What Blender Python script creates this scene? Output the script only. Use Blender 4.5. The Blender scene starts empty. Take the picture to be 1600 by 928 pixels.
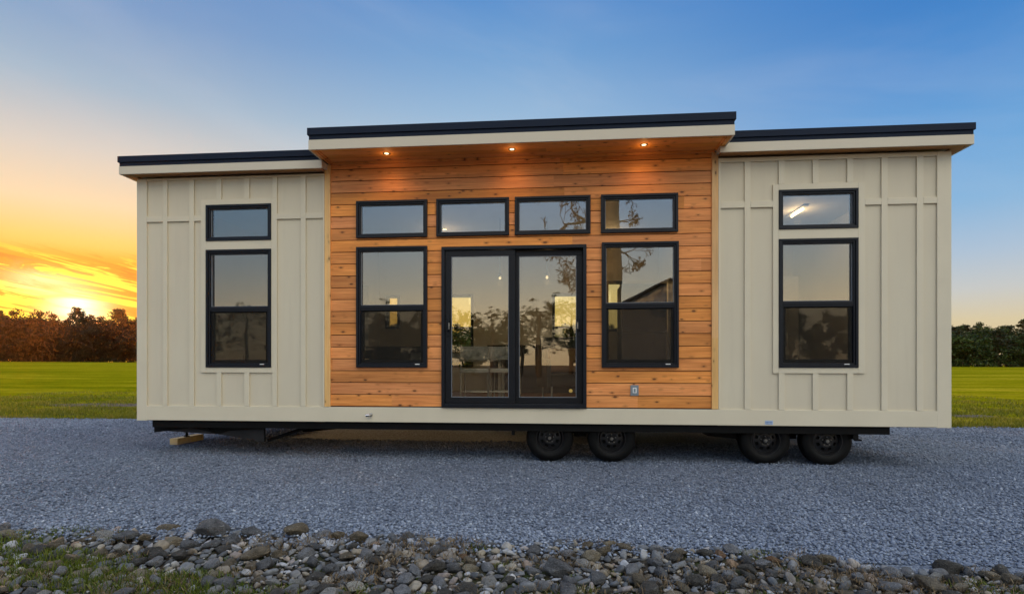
import bpy, math, random
import numpy as np
from mathutils import Vector, Matrix
R = math.radians
random.seed(7); rng = np.random.default_rng(7)
sc = bpy.context.scene
col = sc.collection
PI = math.pi

# ------------------------------------------------------------------ camera
cam = bpy.data.cameras.new('camera')
co = bpy.data.objects.new('camera', cam); col.objects.link(co)
co.location = (0, -6.97, 1.235); co.rotation_euler = (R(90), 0, R(5.0))
cam.sensor_width = 36; cam.lens = 19.575; cam.shift_y = 0.0659
cam.clip_start = 0.05; cam.clip_end = 6000
sc.camera = co

# ------------------------------------------------------------------ world
SUN_AZ, SUN_EL = R(-43.2), R(4.8)
SUN = Vector((math.sin(SUN_AZ) * math.cos(SUN_EL), math.cos(SUN_AZ) * math.cos(SUN_EL), math.sin(SUN_EL)))
w = bpy.data.worlds.new('World'); sc.world = w; w.use_nodes = True
nt = w.node_tree; nt.nodes.clear()


class NB:
    """tiny node graph writer"""
    def __init__(s, nt): s.nt = nt
    def n(s, t, **kw):
        x = s.nt.nodes.new(t)
        for k, v in kw.items(): setattr(x, k, v)
        return x
    def put(s, sock, v):
        if isinstance(v, bpy.types.NodeSocket): s.nt.links.new(v, sock)
        elif v is not None:
            if isinstance(v, (tuple, list)) and len(v) == 3 and sock.type == 'RGBA': v = (*v, 1)
            sock.default_value = v
    def math(s, op, a, b=None, c=None, clamp=False):
        x = s.n('ShaderNodeMath', operation=op, use_clamp=clamp)
        s.put(x.inputs[0], a)
        if b is not None: s.put(x.inputs[1], b)
        if c is not None: s.put(x.inputs[2], c)
        return x.outputs[0]
    def mr(s, v, a, b, c=0., d=1., smooth=False):
        x = s.n('ShaderNodeMapRange', interpolation_type='SMOOTHSTEP' if smooth else 'LINEAR')
        for i, q in enumerate((v, a, b, c, d)): s.put(x.inputs[i], q)
        return x.outputs[0]
    def mix(s, f, a, b, mode='MIX'):
        x = s.n('ShaderNodeMix', data_type='RGBA', blend_type=mode)
        s.put(x.inputs[0], f); s.put(x.inputs[6], a); s.put(x.inputs[7], b)
        return x.outputs[2]
    def ramp(s, f, pts, mode='LINEAR'):
        x = s.n('ShaderNodeValToRGB'); cr = x.color_ramp; cr.interpolation = mode
        while len(cr.elements) < len(pts): cr.elements.new(0.5)
        for e, (p, c) in zip(cr.elements, pts):
            e.position = p; e.color = (*c, 1) if len(c) == 3 else c
        s.put(x.inputs[0], f); return x.outputs[0]
    def noise(s, vec, scale, detail=4, rough=.5, dist=0.):
        x = s.n('ShaderNodeTexNoise'); s.put(x.inputs['Vector'], vec)
        x.inputs['Scale'].default_value = scale; x.inputs['Detail'].default_value = detail
        x.inputs['Roughness'].default_value = rough; x.inputs['Distortion'].default_value = dist
        return x.outputs[0]
    def mapping(s, vec, scale=(1, 1, 1), loc=(0, 0, 0), rot=(0, 0, 0)):
        x = s.n('ShaderNodeMapping'); s.put(x.inputs[0], vec)
        x.inputs['Scale'].default_value = scale; x.inputs['Location'].default_value = loc; x.inputs['Rotation'].default_value = rot
        return x.outputs[0]
    def sep(s, v):
        x = s.n('ShaderNodeSeparateXYZ'); s.put(x.inputs[0], v); return x.outputs
    def comb(s, a, b, c):
        x = s.n('ShaderNodeCombineXYZ'); s.put(x.inputs[0], a); s.put(x.inputs[1], b); s.put(x.inputs[2], c); return x.outputs[0]


def lin(r, g, b):
    f = lambda c: (c / 255 / 12.92) if c / 255 <= .04045 else ((c / 255 + .055) / 1.055) ** 2.4
    return (f(r), f(g), f(b))


W = NB(nt)
tc = W.n('ShaderNodeTexCoord')
dx, dy, dz = W.sep(tc.outputs['Generated'])
el = W.math('MULTIPLY', W.math('ARCSINE', dz), 180 / PI)
az = W.math('ARCTAN2', dx, dy)
daz = W.math('MULTIPLY', W.math('SUBTRACT', az, SUN_AZ), 180 / PI)
# wrap to -180..180
daz = W.math('WRAP', daz, 180., -180.)
aaz = W.math('ABSOLUTE', daz)
e45 = W.math('DIVIDE', el, 90.0, clamp=True)
def sky_ramp(rows): return W.ramp(e45, [(e / 90, lin(*c) if max(c) > 5 else c) for e, c in rows] + [(.62, (.75, 1.05, 1.65)), (1, (.85, 1.2, 1.85))])  # overhead sky brightened above the view as added fill
A_ = sky_ramp([(0, (255, 120, 0)), (3.5, (255, 150, 0)), (8, (255, 178, 25)), (10, (254, 205, 105)), (13, (246, 217, 176)), (17, (219, 210, 200)), (22, (166, 188, 208)), (28, (125, 160, 205)), (40, (80, 130, 200))])
B_ = sky_ramp([(0, (252, 205, 95)), (7, (254, 222, 130)), (12, (236, 222, 180)), (15, (215, 216, 208)), (20, (190, 208, 222)), (24, (156, 190, 222)), (29, (120, 167, 216)), (33, (96, 150, 211)), (45, (60, 120, 200))])
C_ = sky_ramp([(0, (232, 200, 150)), (3.5, (224, 208, 170)), (6, (205, 207, 205)), (9, (178, 199, 220)), (13, (140, 186, 226)), (18, (108, 168, 223)), (23, (84, 148, 214)), (28, (66, 132, 204)), (45, (45, 105, 190))])
D_ = W.ramp(e45, [(a / 90, c) for a, c in ((0, (1.7, 1.2, .65)), (5, (1.95, 1.55, 1.0)), (8, (1.35, 1.3, 1.1)), (12, (.90, 1.12, 1.30)), (17, (.66, 1.0, 1.48)), (22, (.85, 1.15, 1.5)), (30, (2.25, 2.1, 1.75)), (55, (2.15, 2.1, 1.95)), (75, (1.4, 1.65, 2.1)), (90, (.85, 1.2, 1.85)))])  # sky behind the camera; high band brightened as added fill for the shaded front
g = W.mix(W.mr(aaz, 4, 38, smooth=True), A_, B_)
g = W.mix(W.mr(aaz, 36, 78, smooth=True), g, C_)
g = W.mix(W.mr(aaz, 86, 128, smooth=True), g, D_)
# low sunset cloud streaks round the sun
cv = W.comb(W.math('MULTIPLY', daz, .12), W.math('ADD', W.math('MULTIPLY', el, 1.15), W.math('MULTIPLY', daz, .20)), 3.3)
cn = W.noise(cv, 1.3, 8, .60, .9)
win = W.math('MULTIPLY', W.mr(el, 9.7, 7.9, smooth=True), W.mr(aaz, 30, 10, smooth=True))
low = W.mix(W.mr(W.math('SUBTRACT', el, W.math('MULTIPLY', cn, 3.0)), 4.2, 9.0, smooth=True), lin(255, 132, 0), lin(254, 172, 30))
g = W.mix(win, g, low)
g = W.mix(W.math('MULTIPLY', win, W.mr(cn, .50, .565, smooth=True)), g, (1.05, .84, .06))
g = W.mix(W.math('MULTIPLY', win, W.mr(cn, .46, .38, smooth=True)), g, lin(238, 128, 8))
# glow of the sun itself
def gauss(x, y, sx, sy, cx=0., cy=4.3):
    a = W.math('DIVIDE', W.math('SUBTRACT', x, cx), sx); b = W.math('DIVIDE', W.math('SUBTRACT', y, cy), sy)
    r = W.math('ADD', W.math('MULTIPLY', a, a), W.math('MULTIPLY', b, b))
    return W.math('EXPONENT', W.math('MULTIPLY', r, -1.0))
wob = W.math('MULTIPLY', W.math('SUBTRACT', cn, .5), 4.0)
elw = W.math('ADD', el, wob)
g = W.mix(W.math('MULTIPLY', gauss(daz, elw, 3.0, 1.4, -.4, 5.0), .7), g, (1.1, .83, .03))
g = W.mix(gauss(daz, elw, 1.7, 1.2, .2, 4.5), g, (1.6, 1.5, 1.05))
g = W.mix(W.math('MULTIPLY', gauss(daz, elw, 2.2, .7, -1.8, 6.6), .7), g, (1.3, 1.2, .6))
hz_ = W.noise(W.comb(W.math('MULTIPLY', daz, .035), W.math('ADD', W.math('MULTIPLY', el, .12), W.math('MULTIPLY', daz, .02)), 7.), 1.0, 6, .55, .5)
g = W.mix(W.math('MULTIPLY', W.mr(hz_, .45, .72, smooth=True), W.mr(el, 8., 16., .0, .10)), g, (.80, .78, .80))
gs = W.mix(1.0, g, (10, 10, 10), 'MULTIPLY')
ns = W.n('ShaderNodeTexSky', sky_type='NISHITA'); ns.sun_disc = False
ns.sun_elevation = SUN_EL; ns.sun_rotation = SUN_AZ; ns.air_density = 1.0; ns.dust_density = 1.5
gs = W.mix(.06, gs, ns.outputs[0])
bg = W.n('ShaderNodeBackground'); W.put(bg.inputs[0], gs); bg.inputs[1].default_value = 0.1
wo = W.n('ShaderNodeOutputWorld'); nt.links.new(bg.outputs[0], wo.inputs[0])

# ------------------------------------------------------------------ sun
sl = bpy.data.lights.new('sun', 'SUN'); sl.energy = 3.4; sl.angle = R(.6); sl.color = (1, .62, .30)
so = bpy.data.objects.new('sun', sl); col.objects.link(so)
so.rotation_euler = SUN.to_track_quat('Z', 'Y').to_euler()
# ------------------------------------------------------------------ colour management
sc.view_settings.view_transform = 'Standard'; sc.view_settings.look = 'None'
sc.view_settings.gamma = 1; sc.view_settings.exposure = 0.0; sc.view_settings.use_curve_mapping = False
sc.render.engine = 'CYCLES'
sc.cycles.use_denoising = True
sc.cycles.max_bounces = 8; sc.cycles.transparent_max_bounces = 16
sc.cycles.sample_clamp_indirect = 4.0

# ================================================================== helpers
def tag(o, label=None, cat=None, group=None, kind=None):
    if label: o['label'] = label
    if cat: o['category'] = cat
    if group: o['group'] = group
    if kind: o['kind'] = kind
    return o


def empty(name, loc=(0, 0, 0), rz=0, **kw):
    o = bpy.data.objects.new(name, None); o.empty_display_size = .1
    o.location = loc; o.rotation_euler = (0, 0, rz); col.objects.link(o)
    return tag(o, **kw)


def link_mesh(name, me, mat=None, parent=None, smooth=False):
    if mat is not None: me.materials.append(mat)
    if smooth: me.shade_smooth()
    o = bpy.data.objects.new(name, me); col.objects.link(o)
    if parent is not None: o.parent = parent
    return o


class MB:
    def __init__(s): s.v = []; s.f = []
    def quad(s, a, b, c, d):
        k = len(s.v); s.v += [a, b, c, d]; s.f.append((k, k + 1, k + 2, k + 3)); return s
    def box(s, x0, x1, y0, y1, z0, z1):
        k = len(s.v)
        s.v += [(x, y, z) for z in (z0, z1) for x, y in ((x0, y0), (x1, y0), (x1, y1), (x0, y1))]
        s.f += [(k, k + 3, k + 2, k + 1), (k + 4, k + 5, k + 6, k + 7)]
        s.f += [(k + i, k + (i + 1) % 4, k + 4 + (i + 1) % 4, k + 4 + i) for i in range(4)]
        return s
    def prism(s, pts, ax, a, b):
        """extrude a closed 2D outline along axis ax from a to b"""
        k = len(s.v); n = len(pts)
        def P(u, v, t): return {'x': (t, u, v), 'y': (u, t, v), 'z': (u, v, t)}[ax]
        s.v += [P(u, v, a) for u, v in pts] + [P(u, v, b) for u, v in pts]
        s.f.append(tuple(range(k, k + n))); s.f.append(tuple(range(k + 2 * n - 1, k + n - 1, -1)))
        s.f += [(k + i, k + n + i, k + n + (i + 1) % n, k + (i + 1) % n) for i in range(n)]
        return s
    def tube(s, pts, rad, n=8, cap=True):
        pts = [Vector(p) for p in pts]
        if not hasattr(rad, '__len__'): rad = [rad] * len(pts)
        k = len(s.v); prev = None
        for i, p in enumerate(pts):
            d = (pts[min(i + 1, len(pts) - 1)] - pts[max(i - 1, 0)]).normalized()
            if prev is None:
                u = d.orthogonal().normalized()
            else:
                u = (prev - d * prev.dot(d)).normalized()
            prev = u; v = d.cross(u)
            for j in range(n):
                a = 2 * PI * j / n
                s.v.append(tuple(p + (u * math.cos(a) + v * math.sin(a)) * rad[i]))
        for i in range(len(pts) - 1):
            for j in range(n):
                a = k + i * n + j; b = k + i * n + (j + 1) % n
                s.f.append((a, b, b + n, a + n))
        if cap:
            s.f.append(tuple(range(k + n - 1, k - 1, -1)))
            e = k + (len(pts) - 1) * n; s.f.append(tuple(range(e, e + n)))
        return s
    def lathe_y(s, prof, cx, cz, n=40, skip=None):
        """profile of (radius, y) spun about an axis along Y"""
        k = len(s.v)
        for r, y in prof:
            for j in range(n):
                a = 2 * PI * j / n; s.v.append((cx + r * math.cos(a), y, cz + r * math.sin(a)))
        for i in range(len(prof) - 1):
            for j in range(n):
                if skip and skip(i, j): continue
                a = k + i * n + j; b = k + i * n + (j + 1) % n
                s.f.append((a, b, b + n, a + n))
        return s
    def lathe_z(s, prof, cx, cy, n=24):
        k = len(s.v)
        for r, z in prof:
            for j in range(n):
                a = 2 * PI * j / n; s.v.append((cx + r * math.cos(a), cy + r * math.sin(a), z))
        for i in range(len(prof) - 1):
            for j in range(n):
                a = k + i * n + j; b = k + i * n + (j + 1) % n
                s.f.append((a, b, b + n, a + n))
        return s
    def build(s, name, mat=None, parent=None, smooth=False, bevel=0):
        me = bpy.data.meshes.new(name); me.from_pydata(s.v, [], s.f); me.validate(); me.update()
        o = link_mesh(name, me, mat, parent, smooth)
        if smooth:
            md = o.modifiers.new('w', 'EDGE_SPLIT'); md.split_angle = R(40)
        if bevel:
            md = o.modifiers.new('b', 'BEVEL'); md.width = bevel; md.segments = 2; md.limit_method = 'ANGLE'; md.angle_limit = R(50)
        return o


def np_mesh(name, V, F, tone=None, mat=None, parent=None, smooth=False):
    """V (n,3), F (m,k) arrays; tone: per-face float attribute"""
    me = bpy.data.meshes.new(name); k = F.shape[1]; m = len(F)
    me.vertices.add(len(V)); me.vertices.foreach_set('co', np.ascontiguousarray(V, dtype=np.float32).ravel())
    me.loops.add(m * k); me.loops.foreach_set('vertex_index', np.ascontiguousarray(F, dtype=np.int32).ravel())
    me.polygons.add(m); me.polygons.foreach_set('loop_start', np.arange(0, m * k, k, dtype=np.int32))
    me.update(calc_edges=True)
    if tone is not None:
        a = me.attributes.new('tone', 'FLOAT', 'FACE'); a.data.foreach_set('value', np.ascontiguousarray(tone, dtype=np.float32))
    return link_mesh(name, me, mat, parent, smooth)


def holes(x0, x1, z0, z1, y0, y1, hs, ax='y', mb=None, zb=None):
    """slab between y0 (front) and y1 with rectangular openings hs=(x0,x1,z0,z1); zb: extra solid bands"""
    mb = mb or MB()
    xs = sorted({x0, x1, *[c for h in hs for c in h[:2] if x0 < c < x1]})
    zs = {z0, z1, *[c for h in hs for c in h[2:] if z0 < c < z1]}
    if zb:
        for a, b in zb: zs |= {max(z0, min(z1, a)), max(z0, min(z1, b))}
    zs = sorted(zs)
    def solid(i, j):
        if i < 0 or j < 0 or i >= len(xs) - 1 or j >= len(zs) - 1: return False
        x = (xs[i] + xs[i + 1]) / 2; z = (zs[j] + zs[j + 1]) / 2
        if any(h[0] < x < h[1] and h[2] < z < h[3] for h in hs): return False
        if zb: return any(a < z < b for a, b in zb)
        return True
    for i in range(len(xs) - 1):
        for j in range(len(zs) - 1):
            if not solid(i, j): continue
            a, b, c, d = xs[i], xs[i + 1], zs[j], zs[j + 1]
            mb.quad((a, y0, c), (b, y0, c), (b, y0, d), (a, y0, d))
            mb.quad((b, y1, c), (a, y1, c), (a, y1, d), (b, y1, d))
            if not solid(i - 1, j): mb.quad((a, y1, c), (a, y0, c), (a, y0, d), (a, y1, d))
            if not solid(i + 1, j): mb.quad((b, y0, c), (b, y1, c), (b, y1, d), (b, y0, d))
            if not solid(i, j - 1): mb.quad((a, y1, c), (b, y1, c), (b, y0, c), (a, y0, c))
            if not solid(i, j + 1): mb.quad((a, y0, d), (b, y0, d), (b, y1, d), (a, y1, d))
    return mb


def ring(mb, x0, x1, z0, z1, w, y0, y1, wb=None, wt=None):
    wb = wb or w; wt = wt or w
    mb.box(x0, x1, y0, y1, z0, z0 + wb); mb.box(x0, x1, y0, y1, z1 - wt, z1)
    mb.box(x0, x0 + w, y0, y1, z0 + wb, z1 - wt); mb.box(x1 - w, x1, y0, y1, z0 + wb, z1 - wt)
    return mb

# ================================================================== materials
def new_mat(name):
    m = bpy.data.materials.new(name); m.use_nodes = True; m.node_tree.nodes.clear()
    return m, NB(m.node_tree)


def finish(m, N, color, rough=.6, metal=0., bump=None, bstr=.3, bdist=.01, spec=.5, extra=None):
    b = N.n('ShaderNodeBsdfPrincipled')
    N.put(b.inputs['Base Color'], color); N.put(b.inputs['Roughness'], rough); N.put(b.inputs['Metallic'], metal)
    b.inputs['Specular IOR Level'].default_value = spec
    if bump is not None:
        q = N.n('ShaderNodeBump'); N.put(q.inputs['Height'], bump); q.inputs['Strength'].default_value = bstr; q.inputs['Distance'].default_value = bdist
        m.node_tree.links.new(q.outputs[0], b.inputs['Normal'])
    o = N.n('ShaderNodeOutputMaterial')
    m.node_tree.links.new((extra(b) if extra else b.outputs[0]), o.inputs[0])
    return m


def simple(name, c, rough=.5, metal=0., var=.12, scale=6., bump=.0, bscale=60., spec=.5):
    m, N = new_mat(name)
    v = N.n('ShaderNodeTexCoord').outputs['Object']
    n = N.noise(v, scale, 5, .6)
    cc = N.mix(N.mr(n, .3, .7), tuple(x * (1 - var) for x in c), tuple(min(1, x * (1 + var)) for x in c))
    bp = N.noise(v, bscale, 3) if bump else None
    return finish(m, N, cc, N.mr(n, .3, .7, rough * .9, min(1, rough * 1.1)), metal, bp, bump, .004, spec)


def cedar(name, axis, pitch, z0, c1, c2, knot=.8):
    """horizontal boards running along X; every board its own grain and tone"""
    m, N = new_mat(name)
    x, y, z = N.sep(N.n('ShaderNodeTexCoord').outputs['Object'])
    t = {'z': z, 'y': y, 'x': x}[axis]
    r = {'z': x, 'y': x, 'x': z}[axis]
    idx = N.math('FLOOR', N.math('DIVIDE', N.math('SUBTRACT', t, z0), pitch))
    wn = N.n('ShaderNodeTexWhiteNoise', noise_dimensions='1D'); N.put(wn.inputs['W'], idx)
    # boards are butt jointed at a different place in every row
    seg = N.math('FLOOR', N.math('DIVIDE', N.math('ADD', r, N.math('MULTIPLY', wn.outputs[0], 3.7)), 3.1))
    wn2 = N.n('ShaderNodeTexWhiteNoise', noise_dimensions='2D'); N.put(wn2.inputs['Vector'], N.comb(idx, seg, 0.))
    rv = wn2.outputs[0]
    off = N.math('MULTIPLY', rv, 57.0)
    base = N.comb(N.math('ADD', r, off), t, N.math('MULTIPLY', rv, 13.))
    # knots
    vk = N.n('ShaderNodeTexVoronoi', feature='F1'); N.put(vk.inputs['Vector'], N.mapping(base, (7.0, 15.5, 1.0)))
    vk.inputs['Scale'].default_value = 1.0; vk.inputs['Randomness'].default_value = 1.0
    kd = vk.outputs['Distance']
    kr = N.sep(vk.outputs['Color'])[0]
    ksz = N.mr(kr, .25, 1.0, .02, .16)
    kk = N.math('MULTIPLY', N.mr(N.math('SUBTRACT', kd, ksz), .05, -.02, smooth=True), N.mr(kr, .25, .33))
    halo = N.math('MULTIPLY', N.mr(N.math('SUBTRACT', kd, ksz), .28, .0, smooth=True), N.mr(kr, .25, .4))
    # grain bends round the knots
    gv = N.mapping(N.comb(N.math('ADD', r, off), N.math('ADD', t, N.math('MULTIPLY', halo, .012)), N.math('MULTIPLY', rv, 9.)), (1.6, 42., 1.))
    g1 = N.noise(gv, 1.0, 6, .62, .35)
    g2 = N.noise(N.mapping(base, (5., 190., 1.)), 1.0, 3, .5)
    g3 = N.noise(N.mapping(base, (.9, 5., 1.)), 1.0, 3, .5)
    c = N.mix(N.mr(g1, .32, .68), c1, c2)
    c = N.mix(N.math('MULTIPLY', N.mr(g2, .5, .75), .35), c, tuple(q * .55 for q in c1))
    tone = N.math('ADD', N.mr(rv, 0, 1, .74, 1.12), N.mr(g3, .3, .7, -.14, .14))
    c = N.mix(1.0, c, N.comb(tone, tone, tone), 'MULTIPLY')
    hue = N.sep(wn2.outputs[1])[1]
    c = N.mix(1.0, c, N.mix(hue, (1.12, 1.04, .74), (.98, .95, 1.16)), 'MULTIPLY')
    c = N.mix(N.math('MULTIPLY', halo, .40), c, tuple(q * .45 for q in c1))
    c = N.mix(N.math('MULTIPLY', kk, knot), c, (.055, .018, .007))
    return finish(m, N, c, N.mr(g1, .3, .7, .5, .68), 0, g1, .25, .004, .35)


M = {}
def siding_mat():
    m, N = new_mat('cream_painted_siding'); v = N.n('ShaderNodeTexCoord').outputs['Object']
    n1 = N.noise(N.mapping(v, (1.3, 1, .5)), 1.2, 5, .6); n2 = N.noise(N.mapping(v, (9, 9, .7)), 1.0, 5, .6); n3 = N.noise(v, 230, 3)
    x, y, z = N.sep(v)
    c = N.mix(N.mr(n1, .3, .7), (.625, .553, .412), (.67, .602, .448))
    c = N.mix(N.math('MULTIPLY', N.mr(n2, .52, .72), .16), c, (.47, .41, .30))
    c = N.mix(N.math('MULTIPLY', N.mr(N.math('ADD', z, N.math('MULTIPLY', n2, .35)), 1.0, .62), .14), c, (.40, .35, .27))
    return finish(m, N, c, N.mr(n1, .3, .7, .5, .62), 0, N.math('ADD', N.math('MULTIPLY', n3, .08), N.noise(N.mapping(v, (2.2, 1, .8)), 1.0, 2)), .3, .012, .4)
M['siding'] = siding_mat()
M['trim'] = simple('cream_painted_trim', (.67, .60, .445), .5, var=.035, scale=2.2, bump=.10, bscale=220)
M['fascia'] = simple('cream_fascia_paint', (.62, .55, .42), .5, var=.03, scale=2)
M['roofmetal'] = simple('dark_blue_grey_roof_metal', (.012, .019, .036), .62, .0, .15, 1.5, spec=.12)
M['black'] = simple('black_window_frame', (.006, .008, .013), .42, 0, .15, 8, spec=.28)
M['black2'] = simple('black_vinyl_sash', (.005, .006, .009), .45, 0, .15, 8, spec=.28)
M['chassis'] = simple('black_painted_steel', (.004, .004, .004), .6, .0, .3, 5, spec=.15)
M['plate'] = simple('dark_grey_steel_plate', (.016, .016, .017), .55, .0, .35, 3, spec=.25)
M['rubber'] = simple('tyre_rubber', (.003, .003, .003), .6, 0, .3, 9, .3, 80, spec=.2)
M['rim'] = simple('black_wheel_steel', (.006, .006, .007), .34, .0, .2, 9)
M['steel'] = simple('bright_metal', (.55, .56, .58), .22, 1.0, .1, 20)
M['cedar'] = cedar('cedar_boards', 'z', .1525, .700, (.60, .212, .052), (.87, .375, .112))
M['soffit'] = cedar('cedar_soffit_boards', 'y', .130, -.52, (.70, .27, .055), (.92, .42, .10))
M['pine'] = cedar('pale_pine_corner_board', 'x', .5, -10.25, (.84, .48, .17), (.88, .60, .27), .7)
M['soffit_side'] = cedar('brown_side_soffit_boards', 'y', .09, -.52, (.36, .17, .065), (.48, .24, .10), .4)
M['backing'] = simple('dark_brown_backing', (.05, .024, .010), .8)
M['block'] = cedar('pale_wood_block', 'x', .5, -10, (.60, .42, .20), (.74, .55, .30), .3)
M['int_wall'] = simple('interior_white_wall', (.62, .60, .56), .7, var=.03)
M['int_floor'] = cedar('interior_oak_floor', 'y', .16, 0, (.22, .11, .045), (.34, .18, .08), .2)
M['cabinet'] = simple('dark_cabinet', (.05, .042, .036), .5)
M['stone_top'] = simple('black_stone_top', (.02, .02, .022), .15)
M['marble'] = simple('grey_veined_stone', (.34, .31, .28), .3, var=.45, scale=9)
M['chrome'] = simple('brushed_chair_metal', (.45, .43, .40), .3, .9)
M['leather'] = simple('dark_leather', (.035, .028, .024), .5)
M['tan'] = simple('tan_leather', (.30, .14, .06), .5)
M['rug'] = simple('pale_rug', (.45, .42, .38), .95, var=.3, scale=14)
M['pot'] = simple('white_pot', (.7, .68, .63), .4)
M['outlet'] = simple('grey_outlet_box', (.20, .23, .25), .45)
M['white'] = simple('white_plastic', (.75, .75, .73), .4)
M['sticker'] = simple('pale_blue_sticker', (.42, .52, .66), .5)
M['sticker_ink'] = simple('blue_sticker_ink', (.13, .22, .42), .5)
M['steel2'] = simple('dull_hub_metal', (.20, .19, .17), .4, .8)
M['brass'] = simple('gold_round_sticker', (.80, .55, .14), .35, .5)
M['barn'] = simple('weathered_grey_barn_boards', (.62, .58, .52), .8, var=.3, scale=3)
M['barn_roof'] = simple('barn_roof_metal', (.10, .10, .10), .5, .5)


def emis(name, c, s):
    m, N = new_mat(name); e = N.n('ShaderNodeEmission'); N.put(e.inputs[0], c); e.inputs[1].default_value = s
    o = N.n('ShaderNodeOutputMaterial'); m.node_tree.links.new(e.outputs[0], o.inputs[0]); return m
M['lamp'] = emis('warm_lamp', (1, .72, .36), 5)
M['bulb'] = emis('soft_pendant_bulb', (1, .74, .40), 1.3)
M['tube'] = emis('warm_tube_lamp', (1, .78, .42), 7)


def glass_mat(name, refl, tint, wav=.0015):
    m, N = new_mat(name)
    v = N.n('ShaderNodeTexCoord').outputs['Object']
    bp = N.n('ShaderNodeBump'); N.put(bp.inputs['Height'], N.noise(v, 1.6, 2)); bp.inputs['Strength'].default_value = .25; bp.inputs['Distance'].default_value = wav
    gl = N.n('ShaderNodeBsdfGlossy'); gl.inputs['Roughness'].default_value = .0; N.put(gl.inputs['Color'], (.93, .96, 1.0)); N.nt.links.new(bp.outputs[0], gl.inputs['Normal'])
    tr = N.n('ShaderNodeBsdfTransparent'); N.put(tr.inputs[0], tint)
    lw = N.n('ShaderNodeLayerWeight'); lw.inputs[0].default_value = .35
    f = N.math('ADD', N.math('MULTIPLY', lw.outputs['Fresnel'], .45), refl, clamp=True)
    mx = N.n('ShaderNodeMixShader'); N.put(mx.inputs[0], f); N.nt.links.new(tr.outputs[0], mx.inputs[1]); N.nt.links.new(gl.outputs[0], mx.inputs[2])
    o = N.n('ShaderNodeOutputMaterial'); N.nt.links.new(mx.outputs[0], o.inputs[0]); return m
M['glass'] = glass_mat('window_glass', .095, (.965, .96, .90))


def screen_mat():
    m, N = new_mat('insect_screen_mesh')
    d = N.n('ShaderNodeBsdfDiffuse'); N.put(d.inputs[0], (.03, .028, .024))
    tr = N.n('ShaderNodeBsdfTransparent')
    mx = N.n('ShaderNodeMixShader'); mx.inputs[0].default_value = .38
    N.nt.links.new(tr.outputs[0], mx.inputs[1]); N.nt.links.new(d.outputs[0], mx.inputs[2])
    o = N.n('ShaderNodeOutputMaterial'); N.nt.links.new(mx.outputs[0], o.inputs[0]); return m
M['screen'] = screen_mat()


def gravel_mat():
    m, N = new_mat('blue_grey_gravel')
    v = N.n('ShaderNodeTexCoord').outputs['Object']
    vo = N.n('ShaderNodeTexVoronoi', feature='F1'); N.put(vo.inputs['Vector'], v); vo.inputs['Scale'].default_value = 46
    vo2 = N.n('ShaderNodeTexVoronoi', feature='F1'); N.put(vo2.inputs['Vector'], v); vo2.inputs['Scale'].default_value = 95
    r = N.sep(vo.outputs['Color'])[0]; r2 = N.sep(vo2.outputs['Color'])[1]
    t = N.math('ADD', N.math('MULTIPLY', r, .65), N.math('MULTIPLY', r2, .35))
    c = N.ramp(t, [(0, (.050, .062, .090)), (.5, (.15, .178, .232)), (.85, (.24, .275, .335)), (1, (.38, .42, .47))])
    big = N.noise(v, .55, 5, .6)
    c = N.mix(1.0, c, N.ramp(big, [(.3, (.70, .70, .70)), (.7, (.98, .97, .95))]), 'MULTIPLY')
    h = N.math('ADD', N.mr(vo.outputs['Distance'], 0, .7, 1, 0), N.math('MULTIPLY', N.mr(vo2.outputs['Distance'], 0, .7, 1, 0), .5))
    return finish(m, N, c, .8, 0, h, .9, .012, .3)
M['gravel'] = gravel_mat()


def tone_mat(name, pts, rough=.75, noise=0., nscale=30., trans=0., spec=.3, bump=0.):
    m, N = new_mat(name)
    a = N.n('ShaderNodeAttribute', attribute_name='tone')
    c = N.ramp(a.outputs['Fac'], pts)
    bp = None
    if noise or bump:
        v = N.n('ShaderNodeTexCoord').outputs['Object']; n = N.noise(v, nscale, 6, .65)
        c = N.mix(1.0, c, N.ramp(n, [(.3, (1 - noise,) * 3), (.7, (1 + noise,) * 3)]), 'MULTIPLY')
        bp = n if bump else None
    def ex(b):
        t = N.n('ShaderNodeBsdfTranslucent'); N.put(t.inputs[0], N.mix(1.0, c, (1.3, 1.25, .7), 'MULTIPLY'))
        mx = N.n('ShaderNodeMixShader'); mx.inputs[0].default_value = trans
        N.nt.links.new(b.outputs[0], mx.inputs[1]); N.nt.links.new(t.outputs[0], mx.inputs[2]); return mx.outputs[0]
    return finish(m, N, c, rough, 0, bp, bump, .01, spec, ex if trans else None)
M['stones'] = tone_mat('crushed_gravel_stones', [(0, (.045, .056, .082)), (.5, (.15, .178, .232)), (.88, (.25, .285, .345)), (1, (.36, .39, .44))], .75)
M['small_rocks'] = tone_mat('small_river_rocks', [(0, (.05, .052, .055)), (.3, (.10, .105, .11)), (.5, (.15, .15, .15)), (.62, (.15, .12, .085)), (.75, (.24, .21, .16)), (.88, (.28, .29, .31)), (.96, (.17, .11, .065)), (1, (.38, .37, .35))], .7, .35, 34, bump=.4)
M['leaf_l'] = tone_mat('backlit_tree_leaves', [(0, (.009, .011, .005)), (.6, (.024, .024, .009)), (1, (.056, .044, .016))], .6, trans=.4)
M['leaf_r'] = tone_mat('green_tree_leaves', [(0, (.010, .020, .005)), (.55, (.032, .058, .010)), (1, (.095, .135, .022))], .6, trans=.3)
M['leaf_p'] = tone_mat('pine_needles', [(0, (.016, .026, .010)), (.6, (.035, .052, .018)), (1, (.085, .070, .026))], .6, trans=.25)
M['leaf_rust'] = tone_mat('rusty_brown_leaves', [(0, (.05, .03, .014)), (.6, (.10, .055, .022)), (1, (.16, .09, .035))], .6, trans=.3)
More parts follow.
